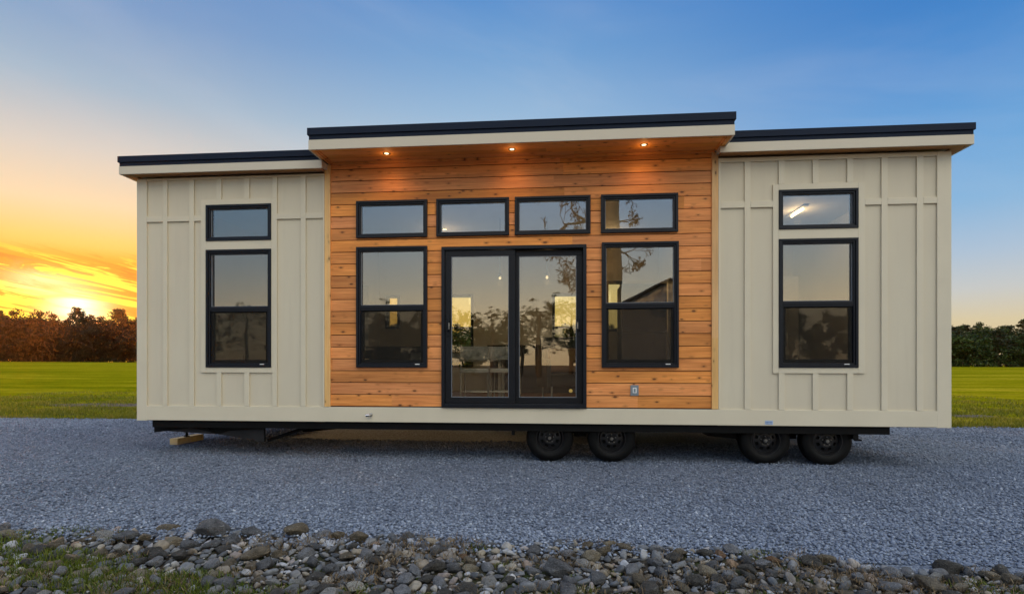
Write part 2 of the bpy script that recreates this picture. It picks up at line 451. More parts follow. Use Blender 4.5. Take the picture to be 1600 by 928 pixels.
M['blade'] = tone_mat('grass_blades', [(0, (.040, .052, .003)), (.5, (.145, .155, .006)), (.85, (.25, .225, .012)), (1, (.34, .26, .05))], .6, trans=.3)
M['tuft'] = tone_mat('tuft_blades', [(0, (.035, .055, .006)), (.5, (.090, .125, .010)), (1, (.18, .19, .03))], .6, trans=.3)
M['straw'] = tone_mat('dry_straw', [(0, (.055, .038, .020)), (.6, (.13, .085, .040)), (1, (.24, .17, .09))], .8)
M['bark_light'] = simple('grey_brown_furrowed_bark', (.20, .155, .095), .9, var=.5, scale=5, bump=1.0, bscale=18)
M['bark'] = simple('brown_bark', (.085, .060, .038), .9, var=.4, scale=9, bump=.8, bscale=26)


def field_mat():
    m, N = new_mat('mown_field_grass')
    v = N.n('ShaderNodeTexCoord').outputs['Object']
    st = N.noise(N.mapping(v, (.05, .42, 1), rot=(0, 0, R(4))), 1.0, 4, .55)
    n2 = N.noise(N.mapping(v, (.7, 1.6, 1)), .9, 7, .7); n3 = N.noise(v, 9., 5, .7); n4 = N.noise(N.mapping(v, (8, 40, 8)), 1.0, 4, .6)
    c = N.ramp(st, [(.32, (.135, .14, .003)), (.5, (.23, .205, .004)), (.66, (.36, .28, .014))])
    c = N.mix(1.0, c, N.ramp(n2, [(.3, (.62, .68, .6)), (.7, (1.22, 1.18, 1.2))]), 'MULTIPLY')
    c = N.mix(1.0, c, N.ramp(n3, [(.3, (.65, .65, .65)), (.7, (1.3, 1.3, 1.3))]), 'MULTIPLY')
    # worn brown earth where the grass meets the gravel
    x, y, z = N.sep(v)
    pn = N.noise(N.mapping(v, (.33, 1.1, 1)), 1.0, 5, .6)
    e = N.math('MULTIPLY', N.mr(pn, .56, .62, smooth=True), N.math('MULTIPLY', N.mr(y, 9.5, 7.0, smooth=True), 1.))
    e2 = N.mr(N.math('ADD', y, N.math('MULTIPLY', pn, 1.2)), 5.5, 5.15, smooth=True)
    e = N.math('MAXIMUM', e, e2)
    dirt = N.ramp(n3, [(.3, (.075, .050, .030)), (.7, (.17, .115, .070))])
    c = N.mix(e, c, dirt)
    h = N.math('ADD', n3, N.math('MULTIPLY', n4, .6))
    return finish(m, N, c, 1., 0, h, .8, .05, .0)
M['field'] = field_mat()


def dirt_mat():
    m, N = new_mat('brown_soil'); v = N.n('ShaderNodeTexCoord').outputs['Object']
    n = N.noise(v, 14, 8, .7); n2 = N.noise(v, 1.5, 4)
    c = N.ramp(n, [(.3, (.022, .017, .012)), (.6, (.062, .048, .032)), (.8, (.11, .09, .065))])
    c = N.mix(N.mr(n2, .52, .62), c, (.035, .045, .012))
    return finish(m, N, c, .95, 0, n, 1.0, .03, .2)
M['soil'] = dirt_mat()
M['earth'] = simple('dry_earth', (.085, .055, .03), .95, var=.45, scale=7, bump=1.0, bscale=30)


def rock_mat(name, c, c2):
    m, N = new_mat(name); v = N.n('ShaderNodeTexCoord').outputs['Object']
    oi = N.n('ShaderNodeObjectInfo').outputs['Random']
    va = N.n('ShaderNodeVectorMath', operation='ADD'); N.put(va.inputs[0], v)
    N.nt.links.new(N.comb(N.math('MULTIPLY', oi, 40.), oi, 0.), va.inputs[1])
    v = va.outputs[0]
    n = N.noise(v, 1.6, 8, .68, .4); n2 = N.noise(v, 9, 6, .7)
    k = N.noise(N.mapping(v, (1, 1, 5), rot=(.5, .4, 0)), 2.0, 4, .6, .8)
    cc = N.mix(N.mr(n, .35, .65), c, c2)
    cc = N.mix(1.0, cc, N.ramp(n2, [(.3, (.50, .48, .45)), (.7, (1.35, 1.35, 1.35))]), 'MULTIPLY')
    cc = N.mix(N.math('MULTIPLY', N.mr(k, .62, .67), .35), cc, (.42, .41, .38))
    return finish(m, N, cc, .68, 0, N.math('ADD', n2, N.math('MULTIPLY', k, .6)), .85, .09, .3)
ROCK = {
    'slate grey': rock_mat('slate_grey_rock', (.085, .088, .095), (.18, .183, .188)),
    'blue grey': rock_mat('blue_grey_rock', (.16, .166, .178), (.30, .305, .315)),
    'pale grey': rock_mat('pale_grey_rock', (.23, .228, .215), (.39, .38, .355)),
    'dark': rock_mat('dark_rock', (.045, .043, .039), (.11, .103, .09)),
    'olive brown': rock_mat('olive_brown_rock', (.10, .083, .055), (.23, .19, .13)),
    'tan': rock_mat('tan_rock', (.21, .175, .12), (.33, .285, .20)),
    'rust orange': rock_mat('rust_orange_rock', (.19, .095, .045), (.27, .17, .095)),
    'cream white': rock_mat('cream_white_rock', (.42, .40, .34), (.58, .56, .49)),
}

# ================================================================== ground
def terr(x, y):
    """the field climbs gently away from the gravel, a little more on the left"""
    t = np.clip((np.asarray(y, float) - 7) / 86., 0, 1.0)
    t2 = np.where(np.asarray(y) > 93, 1.0, t)
    return t2 * (1.26 - .0056 * np.clip(np.asarray(x, float), -140, 140)) - .012 - .25 * np.clip((4.6 - np.asarray(y, float)) / .3, 0, 1)


def grid_sheet(name, xs, ys, zf, mat, **kw):
    X, Y = np.meshgrid(xs, ys); Z = zf(X, Y)
    V = np.stack([X, Y, Z], -1).reshape(-1, 3); nx, ny = len(xs), len(ys)
    i, j = np.meshgrid(np.arange(nx - 1), np.arange(ny - 1)); a = (j * nx + i).ravel()
    o = np_mesh(name, V, np.stack([a, a + 1, a + nx + 1, a + nx], -1), None, mat, smooth=True)
    return tag(o, **kw)

def fbm(x, y, s=1.0, seed=0):
    r = np.zeros_like(np.asarray(x, float)); rr = np.random.default_rng(seed)
    for k in range(5):
        a = rr.uniform(0, 2 * PI, 3); f = s * 1.9 ** k
        r += (np.sin(x * f * math.cos(a[0]) + y * f * math.sin(a[0]) + a[1]) * np.sin(-x * f * math.sin(a[0] + .4) + y * f * math.cos(a[0] + .4) + a[2])) / 1.7 ** k
    return r

def edge_front(x):   # front edge of the gravel where the cobbles begin
    x = np.asarray(x, float)
    return -3.07 - .026 * np.clip(x + 1, 0, 6) ** 2 + .05 * np.sin(x * 2.1) + .03 * np.sin(x * 5.3 + 1)

xs = np.concatenate([[-900, -600, -300], np.arange(-180, 181, 4), [300, 600, 900]])
ys = np.concatenate([[-900, -300, -120, -60, -30, -12, 0, 3, 4.3, 4.6, 5], np.arange(7, 94, 2), [100, 140, 300, 900]])
grid_sheet('ground', xs, ys, terr, M['field'], kind='structure', label='mown green field around the gravel pad and the house')
xs = np.arange(-22, 22.01, .1)
def gz(x, y): return .006 + .065 * np.exp(-((np.asarray(x) + 5.6) / 1.7) ** 2 - ((np.asarray(y) - .9) / 1.5) ** 2) + .010 * fbm(x, y, .9, 3) * np.clip((y + 3.4) * 2, 0.15, 1)
gx = np.arange(-24, 24.1, .16); tt = np.linspace(0, 1, 56)
Xg = np.tile(gx, (len(tt), 1)); e0 = edge_front(np.clip(gx, -9, 9)) - .18
e1 = 4.72 + .10 * np.sin(gx * 1.3) + .06 * np.sin(gx * 3.7 + 2)
Yg = e0 + (e1 - e0) * tt[:, None]; Zg = gz(Xg, Yg) - .09 * np.clip((edge_front(np.clip(Xg, -9, 9)) - .02 - Yg) / .16, 0, 1)
V = np.stack([Xg, Yg, Zg], -1).reshape(-1, 3); nx = len(gx)
i, j = np.meshgrid(np.arange(nx - 1), np.arange(len(tt) - 1)); a = (j * nx + i).ravel()
tag(np_mesh('gravel_pad', V, np.stack([a, a + 1, a + nx + 1, a + nx], -1), None, M['gravel'], smooth=True), kind='structure', label='blue grey crushed gravel pad under and before the house')
gx = np.arange(-16, 16.1, .12); gy = np.arange(-7.6, -2.6, .06)
def sz(x, y): return -.012 + .010 * fbm(x, y, .9, 5) - .05 * np.clip((edge_front(np.clip(x, -9, 9)) - y) * .6, 0, 1) - .06 * np.clip((y - edge_front(np.clip(x, -9, 9)) + .05) * 8, 0, 1)
grid_sheet('soil_bed', gx, gy, sz, M['soil'], kind='structure', label='brown soil showing between the cobbles')

# ---- crushed stones lying on the pad (nobody could count them)
t = (1 + 5 ** .5) / 2
ICO = np.array([(-1, t, 0), (1, t, 0), (-1, -t, 0), (1, -t, 0), (0, -1, t), (0, 1, t), (0, -1, -t), (0, 1, -t), (t, 0, -1), (t, 0, 1), (-t, 0, -1), (-t, 0, 1)], float)
ICO /= np.linalg.norm(ICO[0])
ICOF = np.array([(0, 11, 5), (0, 5, 1), (0, 1, 7), (0, 7, 10), (0, 10, 11), (1, 5, 9), (5, 11, 4), (11, 10, 2), (10, 7, 6), (7, 1, 8), (3, 9, 4), (3, 4, 2), (3, 2, 6), (3, 6, 8), (3, 8, 9), (4, 9, 5), (2, 4, 11), (6, 2, 10), (8, 6, 7), (9, 8, 1)])

def rot_mats(n):
    q = rng.normal(size=(n, 4)); q /= np.linalg.norm(q, axis=1)[:, None]; w_, x, y, z = q.T
    return np.stack([1 - 2 * (y * y + z * z), 2 * (x * y - z * w_), 2 * (x * z + y * w_), 2 * (x * y + z * w_), 1 - 2 * (x * x + z * z), 2 * (y * z - x * w_), 2 * (x * z - y * w_), 2 * (y * z + x * w_), 1 - 2 * (x * x + y * y)], -1).reshape(n, 3, 3)

def scatter(P, S, base, F, squash=.7):
    n = len(P); Rm = rot_mats(n)
    B = base[rng.integers(0, len(base), n)] * S[:, None, None]
    B = B * rng.uniform(.65, 1.25, (n, 1, 3))
    B = np.einsum('nij,nkj->nki', Rm, B); B[:, :, 2] *= squash
    V = B + P[:, None, :]
    Fs = F[None] + (np.arange(n) * base.shape[1])[:, None, None]
    return V.reshape(-1, 3), Fs.reshape(-1, F.shape[1])

bases = np.stack([ICO * rng.uniform(.72, 1.25, (12, 1)) for _ in range(40)])
N1 = 105000
yy = -3.35 + 5.2 * rng.random(N1) ** 1.25
hw = (yy + 6.97) * 1.12 + .5
xx = -.35 * (yy + 6.97) * .2 + hw * rng.uniform(-1, 1, N1)
keep = yy > edge_front(np.clip(xx, -9, 9)) - .38 * rng.random(N1) ** 3
xx, yy = xx[keep], yy[keep]
N2 = 26000   # left and right of the house, further back
y2 = rng.uniform(1.8, 4.7, N2); x2 = np.where(rng.random(N2) < .6, rng.uniform(-13, -4.5, N2), rng.uniform(3.9, 10.5, N2))
xx = np.concatenate([xx, x2]); yy = np.concatenate([yy, y2])
ss = rng.uniform(.007, .0145, len(xx)) * np.where(yy > 1.8, 1.3, 1)
P = np.stack([xx, yy, gz(xx, yy) + ss * rng.uniform(.1, .75, len(xx))], -1)
V, F = scatter(P, ss, bases, ICOF)
tn = np.clip(rng.normal(.5, .19, len(xx)) + .055 * fbm(xx, yy, .7, 31) + .04 * fbm(xx, yy, 2.6, 32), 0, 1)
tag(np_mesh('gravel_stones', V, F, np.repeat(tn, 20), M['stones']), 'loose blue grey crushed stones covering the gravel pad', 'gravel', kind='stuff')

# ================================================================== cobbles
def ico_sub(n):
    v = [Vector(p) for p in ICO]; f = [tuple(x) for x in ICOF]
    for _ in range(n):
        c = {}; nf = []
        def mid(a, b):
            k = (min(a, b), max(a, b))
            if k not in c: c[k] = len(v); v.append(((v[a] + v[b]) / 2).normalized())
            return c[k]
        for a, b, d in f:
            x, y, z = mid(a, b), mid(b, d), mid(d, a); nf += [(a, x, z), (b, y, x), (d, z, y), (x, y, z)]
        f = nf
    return np.array([tuple(p) for p in v]), np.array(f)

def rock_shape(D, sharp, k, planes=15):
    r = np.random.default_rng(k)
    n = r.normal(size=(planes, 3)); n /= np.linalg.norm(n, axis=1)[:, None]
    d = r.uniform(.72, 1.05, planes)
    q = np.clip(D @ n.T, 1e-3, None) / d
    rad = 1 / (np.sum(q ** sharp, axis=1) ** (1 / sharp))
    rad = np.minimum(rad, 1.35)
    nz = sum(np.sin(D @ r.normal(size=3) * (3 + 2.5 * i) + r.uniform(0, 6)) * .022 / (1 + .5 * i) for i in range(4))
    V = D * (rad * (1 + nz))[:, None]
    s = np.array([r.uniform(1.0, 1.35), r.uniform(.72, 1.0), r.uniform(.52, .78)])
    V = V * s; return V / np.abs(V[:, :2]).max()

D3, F3 = ico_sub(3); D2, F2 = ico_sub(2)
rocks = []   # (x, y, r)
cell = {}
def ok(x, y, r, f=.86):
    cx, cy = int(x // .2), int(y // .2)
    for i in range(-1, 2):
        for j in range(-1, 2):
            for (a, b, q) in cell.get((cx + i, cy + j), ()):
                if (a - x) ** 2 + (b - y) ** 2 < (f * (q + r)) ** 2: return False
    return True
def add_rock(x, y, r): rocks.append((x, y, r)); cell.setdefault((int(x // .2), int(y // .2)), []).append((x, y, r))
# rocks that stand out in the photograph: x, y, r, colour, sharpness, label
spec = [
    (2.68, -3.62, .125, 'cream white', 22, 'largest cream white boulder near the right end of the cobble bed'),
    (-1.16, -3.93, .070, 'cream white', 26, 'chalky white angular rock at the bottom edge left of centre'),
    (-2.52, -3.13, .120, 'slate grey', 18, 'big slate grey rock on the gravel edge at the far left'),
    (-2.95, -3.05, .125, 'olive brown', 16, 'broad brownish rock beside the big slate rock at the left edge'),
    (-1.42, -3.18, .085, 'olive brown', 20, 'brown wedge shaped rock on the gravel edge left of centre'),
    (-.85, -4.00, .085, 'blue grey', 12, 'wide blue grey rock at the bottom edge beside the chalky white rock'),
    (-.17, -3.98, .048, 'tan', 22, 'small tan chunk at the bottom edge below the door'),
    (.86, -3.60, .075, 'tan', 20, 'pale tan faceted rock in front of the right side window of the cedar wall'),
    (1.02, -3.28, .062, 'rust orange', 18, 'orange brown block lying on the gravel edge right of centre'),
    (1.32, -3.35, .050, 'rust orange', 10, 'small rust orange stone just right of the orange brown block'),
    (1.82, -3.72, .085, 'blue grey', 14, 'long blue grey slab right of centre near the bottom'),
    (3.12, -3.92, .085, 'rust orange', 12, 'flat rust orange rock in the lower right corner'),
    (2.30, -3.42, .085, 'dark', 10, 'long dark rock lying left of the largest cream boulder'),
    (.05, -3.30, .075, 'blue grey', 18, 'blue grey rock with a pale top at the gravel edge below the door'),
    (-.62, -3.42, .040, 'rust orange', 20, 'small orange stone among grey cobbles left of centre'),
]
fixed = []
for (x, y, r, c, sh, lb) in spec:
    if not ok(x, y, r, .7): continue
    add_rock(x, y, r); fixed.append((x, y, r, c, sh, lb))
def in_bed(x, y, r): return -7.0 < y < float(edge_front(x)) - r * .2 - .02
for r0, r1, tries, fct in ((.080, .105, 60, .95), (.042, .070, 14000, .72), (.032, .048, 30000, .70), (.019, .031, 50000, .68)):
    for _ in range(tries):
        y = random.uniform(-5.0 if r0 < .03 else -5.6, -2.75); hw = (y + 6.97) * 1.0 + .7
        x = random.uniform(-hw - .3, hw); r = random.uniform(r0, r1)
        if in_bed(x, y, r) and ok(x, y, r, fct): add_rock(x, y, r)
# visible size ranking
def vis(x, y, r):
    fx, fy = -math.sin(R(5)), math.cos(R(5)); z = x * fx + (y + 6.97) * fy; u = x * math.cos(R(5)) + (y + 6.97) * math.sin(R(5))
    if z < 2.72 or abs(u / z) > .97: return -1
    return r / z
order = sorted(range(len(fixed), len(rocks)), key=lambda k: -vis(*rocks[k]))
ind = [k for k in order[:285] if vis(*rocks[k]) > 0]; rest = [k for k in range(len(fixed), len(rocks)) if k not in set(ind)]
protos = {}
def rock_obj(x, y, r, cname, sharp, label, group=None, tilt=.25):
    key = (cname, sharp, random.randrange(3))
    if key not in protos:
        me = bpy.data.meshes.new('cobble'); V = rock_shape(D3, sharp, hash(key[1]) % 97 + key[2] * 31 + len(protos) * 7)
        me.from_pydata([tuple(p) for p in V], [], [tuple(map(int, q)) for q in F3]); me.materials.append(ROCK[cname])
        if sharp < 15: me.shade_smooth()
        else:
            me.shade_smooth()
        protos[key] = me
    o = bpy.data.objects.new('cobble', protos[key]); col.objects.link(o)
    o.location = (x, y, float(sz(x, y)) + r * random.uniform(.18, .6)); o.scale = (r, r, r * random.uniform(.85, 1.15))
    o.rotation_euler = (random.uniform(-tilt, tilt), random.uniform(-tilt, tilt), random.uniform(0, 2 * PI))
    return tag(o, label, 'rock', group or 'cobbles bordering the gravel')
for (x, y, r, c, sh, lb) in fixed:
    o = rock_obj(x, y, r, c, sh, lb, tilt=.12)
cnames = ['slate grey'] * 7 + ['blue grey'] * 6 + ['pale grey'] * 3 + ['dark'] * 5 + ['olive brown'] * 7 + ['tan'] * 3 + ['cream white'] * 0
for k in ind:
    x, y, r = rocks[k]; c = random.choice(cnames); sh = random.choice((9, 16, 30))
    size = 'large' if r > .075 else 'medium' if r > .05 else 'small'
    shp = {9: 'rounded', 16: 'blunt', 30: 'angular'}[sh]
    e = float(edge_front(x)) - y
    where = 'along the gravel edge' if e < .3 else 'in the middle of the cobble bed' if e < .75 else 'in the nearest row'
    side = next(nm for lim, nm in ((-2.6, 'left end'), (-1.8, 'far left'), (-1.0, 'left'), (-.35, 'left of centre'), (.35, 'centre'), (1.0, 'right of centre'), (1.7, 'right'), (2.5, 'far right'), (99, 'right end')) if x < lim)
    rock_obj(x, y, r, c, sh, f'{size} {c} {shp} rock {where}, {side}')
bs = np.stack([rock_shape(D2, (8, 12, 18)[q % 3], 200 + q) for q in range(18)])
pr = np.array([rocks[k] for k in rest])
# plus a fine filling of pebbles
pp = []
for _ in range(9000):
    y = random.uniform(-4.9, -2.9); hw = (y + 6.97) * 1.0 + .7; x = random.uniform(-hw - .3, hw)
    if in_bed(x, y, .01): pp.append((x, y, random.uniform(.009, .019)))
def rock_stuff(name, pr, base, Fb, label, lift=.35):
    P = np.stack([pr[:, 0], pr[:, 1], sz(pr[:, 0], pr[:, 1]) + pr[:, 2] * lift], -1)
    V, F = scatter(P, pr[:, 2], base, Fb, .7)
    tag(np_mesh(name, V, F, np.repeat(rng.random(len(P)), len(Fb)), M['small_rocks'], smooth=True), label, 'rock', kind='stuff')
rock_stuff('small_cobbles', pr, bs, F2, 'many small grey and brown cobbles filling the bed between larger rocks')
D1, F1 = ico_sub(1)
b1 = np.stack([rock_shape(D1, 10, 400 + q) for q in range(12)])
rock_stuff('pebbles', np.array(pp), b1, F1, 'tiny mixed pebbles lying in the gaps of the cobble bed', .8)

# ---- blades
def blades(P, H, Wd, lean, tone, name, mat, label, cat, curl=.5):
    n = len(P); a = rng.uniform(0, 2 * PI, n); b = rng.uniform(0, 2 * PI, n); L = rng.uniform(.2, 1, n) * lean
    side = np.stack([np.cos(a), np.sin(a), 0 * a], -1) * Wd[:, None] * .5
    d = np.stack([np.cos(b) * np.sin(L), np.sin(b) * np.sin(L), np.cos(L)], -1) * H[:, None]
    dn = d * .5; dn[:, 2] += H * .12
    tip = d.copy(); tip[:, 2] -= H * curl * L * .5; tip[:, 2] = np.maximum(tip[:, 2], .004)
    V = np.stack([P - side, P + side, P + dn + side * .7, P + dn - side * .7, P + tip + side * .1, P + tip - side * .1], 1)
    F = np.array([(0, 1, 2, 3), (3, 2, 4, 5)])
    Fs = F[None] + (np.arange(n) * 6)[:, None, None]
    return tag(np_mesh(name, V.reshape(-1, 3), Fs.reshape(-1, 4), np.repeat(tone, 2), mat), label, cat, kind='stuff')

def field_pts(n, x0, x1, y0, y1, pw=1.6):
    return rng.uniform(x0, x1, n), y0 + (y1 - y0) * rng.random(n) ** pw
a1 = field_pts(150000, -21, -5.0, 4.75, 17); a2 = field_pts(90000, 4.0, 15, 4.75, 17); a3 = field_pts(16000, -5.0, 4.0, 4.8, 6.5)
X = np.concatenate([a1[0], a2[0], a3[0]]); Y = np.concatenate([a1[1], a2[1], a3[1]])
dens = fbm(X, Y * 1.3, 1.7, 11)
edge = 4.85 + .14 * np.sin(X * 1.3) + .10 * np.sin(X * 3.7 + 2) + .12 * fbm(X, Y, 2., 21)
PATCH = [(-13.6, 8.7, 1.9, .50), (-17.4, 7.9, .7, .30), (-10.0, 5.15, .9, .14), (-13.0, 5.2, .7, .12), (9.9, 7.3, .45, .35), (10.6, 5.6, .35, .25), (8.3, 5.0, .8, .12)]
bare = np.zeros(len(X), bool)
for (bx, by, ba, bb) in PATCH: bare |= ((X - bx) / ba) ** 2 + ((Y - by) / bb) ** 2 < 1 + .35 * fbm(X, Y, 3., 2)
for (bx, by, ba, bb) in PATCH:
    aa = np.linspace(0, 2 * PI, 40, endpoint=False); rr_ = 1.15 + .12 * np.sin(aa * 5 + bx) + .08 * np.sin(aa * 11)
    m_ = MB(); m_.v = [(float(bx + ba * q * math.cos(a)), float(by + bb * q * math.sin(a)), float(terr(bx + ba * q * math.cos(a), by + bb * q * math.sin(a))) + .006) for a, q in zip(aa, rr_)]
    m_.f = [tuple(range(40))]; tag(m_.build('bare_earth', M['earth']), kind='structure', label='worn brown earth patch in the field')
kp = (Y > edge) & ~(bare & (rng.random(len(X)) < .72)) & (rng.random(len(X)) > np.clip((Y - 7) / 9, 0, 1)) & (rng.random(len(X)) < .75 + .5 * dens)
X, Y, dens = X[kp], Y[kp], dens[kp]
H = (.032 + .035 * rng.random(len(X)) + .075 * np.clip(dens, 0, 1.6)) * np.clip(1.35 - (Y - 5) * .09, .45, 1.3)
P = np.stack([X, Y, terr(X, Y)], -1)
blades(P, H, .007 + .0012 * (Y - 4) + 0 * H, .9, np.clip(rng.normal(.47, .22, len(X)) + .22 * dens, 0, 1), 'field_grass', M['blade'], 'green grass blades growing along the back edge of the gravel', 'grass')

def clump_pts(cl, per):
    px, py, ph = [], [], []
    for (x, y, r, h) in cl:
        n = int(per * (r / .1) ** 2); a = rng.uniform(0, 2 * PI, n); q = r * np.sqrt(rng.random(n))
        px.append(x + q * np.cos(a) * 1.5); py.append(y + q * np.sin(a)); ph.append(h * (1 - .5 * q / r) * rng.uniform(.5, 1.1, n))
    return map(np.concatenate, (px, py, ph))
cl = [(-3.25, -3.68, .22, .10), (-2.95, -3.86, .25, .11), (-2.55, -4.02, .25, .11), (-2.15, -3.98, .2, .12), (-1.95, -4.1, .2, .1), (-3.6, -3.1, .18, .09), (-3.9, -3.5, .3, .1), (-3.15, -3.2, .1, .06),
      (-1.55, -4.05, .12, .08), (-.72, -4.08, .10, .07), (.1, -3.97, .13, .09), (.35, -4.05, .12, .07), (-.55, -3.28, .07, .06), (1.1, -3.95, .12, .08), (1.28, -3.22, .10, .05), (1.55, -3.35, .07, .05),
      (2.3, -3.66, .11, .07), (2.62, -3.78, .14, .07), (3.0, -3.7, .14, .08), (2.9, -4.0, .12, .06), (3.5, -3.9, .2, .08), (-1.1, -3.99, .09, .06), (.62, -4.0, .1, .06), (2.0, -4.05, .1, .06), (-2.75, -3.6, .08, .06)]
for _ in range(40):
    x = random.uniform(-3.8, 3.9); cl.append((x, float(edge_front(x)) - random.uniform(.05, 1.3), random.uniform(.02, .05), .06))
px, py, ph = clump_pts(cl, 150)
P = np.stack([px, py, sz(px, py) + .01], -1)
blades(P, ph, .0055 + 0 * ph, .8, np.clip(rng.normal(.45, .25, len(px)), 0, 1), 'grass_tufts', M['tuft'], 'green grass tufts pushing up between the cobbles', 'grass')
cs = [(random.uniform(-3.9, 4.0), 0, random.uniform(.05, .16), random.uniform(.05, .10)) for _ in range(150)]
cs = [(x, float(edge_front(x)) - random.uniform(.0, 1.35), r, h) for x, _, r, h in cs]
px, py, ph = clump_pts(cs, 60)
P = np.stack([px, py, sz(px, py) + .035], -1)
blades(P, ph, .0042 + 0 * ph, 1.56, rng.random(len(px)), 'dry_straw', M['straw'], 'dry brown straw and dead grass caught among the cobbles', 'dead grass')

# ================================================================== house
house = empty('mobile_home', (0, 0, 0), label='cream and cedar clad mobile home on wheels standing on the gravel', cat='mobile home')
XL, XR, DP = -5.62, 4.56, 4.27
def win_open(x0, x1, z0, z1): return (x0 + .02, x1 - .02, z0 + .02, z1 - .02)
TZ = (2.857, 3.330); MZ = (1.198, 2.741)
WL, WR = (-4.65, -3.756), (2.613, 3.522)
T = [(-2.616, -1.690), (-1.571, -.645), (-.573, .368), (.495, 1.428)]
Mw = [(-2.616, -1.690), (.505, 1.436)]
DR = (-1.504, .318, .690, 2.722)
ops = [win_open(*WL, *TZ), win_open(*WL, *MZ), win_open(*WR, *TZ), win_open(*WR, *MZ)] + [win_open(*t, *TZ) for t in T] + [win_open(*t, *MZ) for t in Mw] + [win_open(*DR)]
# front walls
lw = holes(XL, -3.038, .495, 3.70, 0.0, .11, ops); lw.build('left_front_wall', M['siding'], house)
rw = holes(1.906, XR, .495, 3.735, 0.0, .11, ops); rw.build('right_front_wall', M['siding'], house)
pitch = .1525; bands = [(.700 + k * pitch + .0048, .700 + (k + 1) * pitch - .0048) for k in range(21)]
cw = holes(-2.965, 1.832, .700, 3.835, 0.0, .018, ops, zb=bands); cd = cw.build('cedar_cladding', M['cedar'], house)
md = cd.modifiers.new('b', 'BEVEL'); md.width = .0025; md.segments = 1; md.limit_method = 'ANGLE'
holes(-3.036, 1.904, .495, 3.835, .018, .11, ops).build('cladding_backing', M['backing'], house)
p = MB().box(-3.038, -2.963, -.022, .016, .694, 3.81).build('corner_board', M['pine'], house, bevel=.002)
p = MB().box(1.830, 1.906, -.022, .016, .694, 3.81).build('corner_board', M['pine'], house, bevel=.002)
# skirt board and battens (one trim mesh per wall)
sk = MB().box(-5.482, 4.41, -.020, -.001, .500, .690); sk.build('skirt_board', M['trim'], house, bevel=.002)
tl = MB(); b = -.021; c0 = -.0025
def vb(m, x0, x1, z0, z1): m.box(x0, x1, b, c0, z0, z1)
vb(tl, -5.622, -5.482, .492, 3.70)
HB = (3.125, 3.195); FZ = 3.672
vb(tl, -5.480, -3.040, FZ, 3.70)
bl = [(-5.256, -5.194), (-4.885, -4.820), (-3.357, -3.291)]
for x0, x1 in bl: vb(tl, x0, x1, .692, FZ - .001)
vb(tl, -3.062, -3.0405, .692, FZ - .001)
tx0, tx1, tz1, tz0 = -4.721, -3.679, 3.400, 1.130
vb(tl, -3.742 + .0, -3.679, tz1 + .001, FZ - .001); vb(tl, -3.742, -3.679, .692, tz0 - .001)
for x0, x1 in ((-4.506, -4.440), (-4.125, -4.056)):
    vb(tl, x0, x1, tz1 + .001, FZ - .001); vb(tl, x0, x1, .692, tz0 - .001)
def trim_ring(m, x0, x1, z0, z1, wx, t, mm):
    vb(m, x0, wx[0] - .001, z0, z1); vb(m, wx[1] + .001, x1, z0, z1)
    vb(m, wx[0], wx[1], t[1] + .001, z1); vb(m, wx[0], wx[1], mm[1] + .001, t[0] - .001); vb(m, wx[0], wx[1], z0, mm[0] - .001)
trim_ring(tl, tx0, tx1, tz0, tz1, WL, TZ, MZ)
for a0, a1_ in ((-5.480, -5.257), (-5.193, -4.886), (-4.819, -4.722), (-3.678, -3.358), (-3.290, -3.063)): vb(tl, a0, a1_, *HB)
tl.build('left_battens', M['trim'], house, bevel=.0018)
tr = MB()
vb(tr, 4.405, 4.562, .492, 3.735); vb(tr, 1.908, 4.403, FZ + .012, 3.735)
vb(tr, 1.908, 1.936, .692, FZ + .011)
Rb = [(2.215, 2.285), (3.785, 3.855), (4.180, 4.252)]
for x0, x1 in Rb: vb(tr, x0, x1, .692, FZ + .011)
rx0, rx1 = 2.546, 3.600
for x0, x1 in ((2.612, 2.682), (3.004, 3.070), (3.398, 3.466)):
    vb(tr, x0, x1, tz1 + .001, FZ + .011); vb(tr, x0, x1, .692, tz0 - .001)
trim_ring(tr, rx0, rx1, tz0, tz1, WR, TZ, MZ)
for a0, a1_ in ((1.937, 2.214), (2.286, 2.545), (3.601, 3.784), (3.856, 4.179), (4.253, 4.404)): vb(tr, a0, a1_, HB[0] + .004, HB[1] + .01)
tr.build('right_battens', M['trim'], house, bevel=.0018)
# end and back walls
MB().box(XL, XL + .11, .1105, DP, .495, 3.70).build('end_wall', M['siding'], house)
MB().box(XR - .11, XR, .1105, DP, .495, 3.735).build('end_wall', M['siding'], house)
bk = [(-2.69, -1.765, 1.2, 2.64), (-.155, .50, 1.2, 2.64), (-3.56, -3.28, 1.97, 2.64), (.90, 1.205, 1.9, 2.87), (-5.0, -4.2, 1.2, 2.7), (2.7, 3.5, 1.2, 2.7)]
holes(XL + .111, XR - .111, .495, 3.70, 4.16, DP, bk).build('back_wall', M['siding'], house)
for h in bk:
    m = MB(); ring(m, h[0] - .01, h[1] + .01, h[2] - .01, h[3] + .01, .05, 4.13, 4.28)
    zm = h[2] + (h[3] - h[2]) * .54
    if h[3] - h[2] > 1: m.box(h[0] + .04, h[1] - .04, 4.17, 4.20, zm - .02, zm + .02)
    f = m.build('back_window', M['black'], house)
    MB().box(h[0] + .04, h[1] - .04, 4.21, 4.215, h[2] + .04, h[3] - .04).build('pane', M['glass'], f)
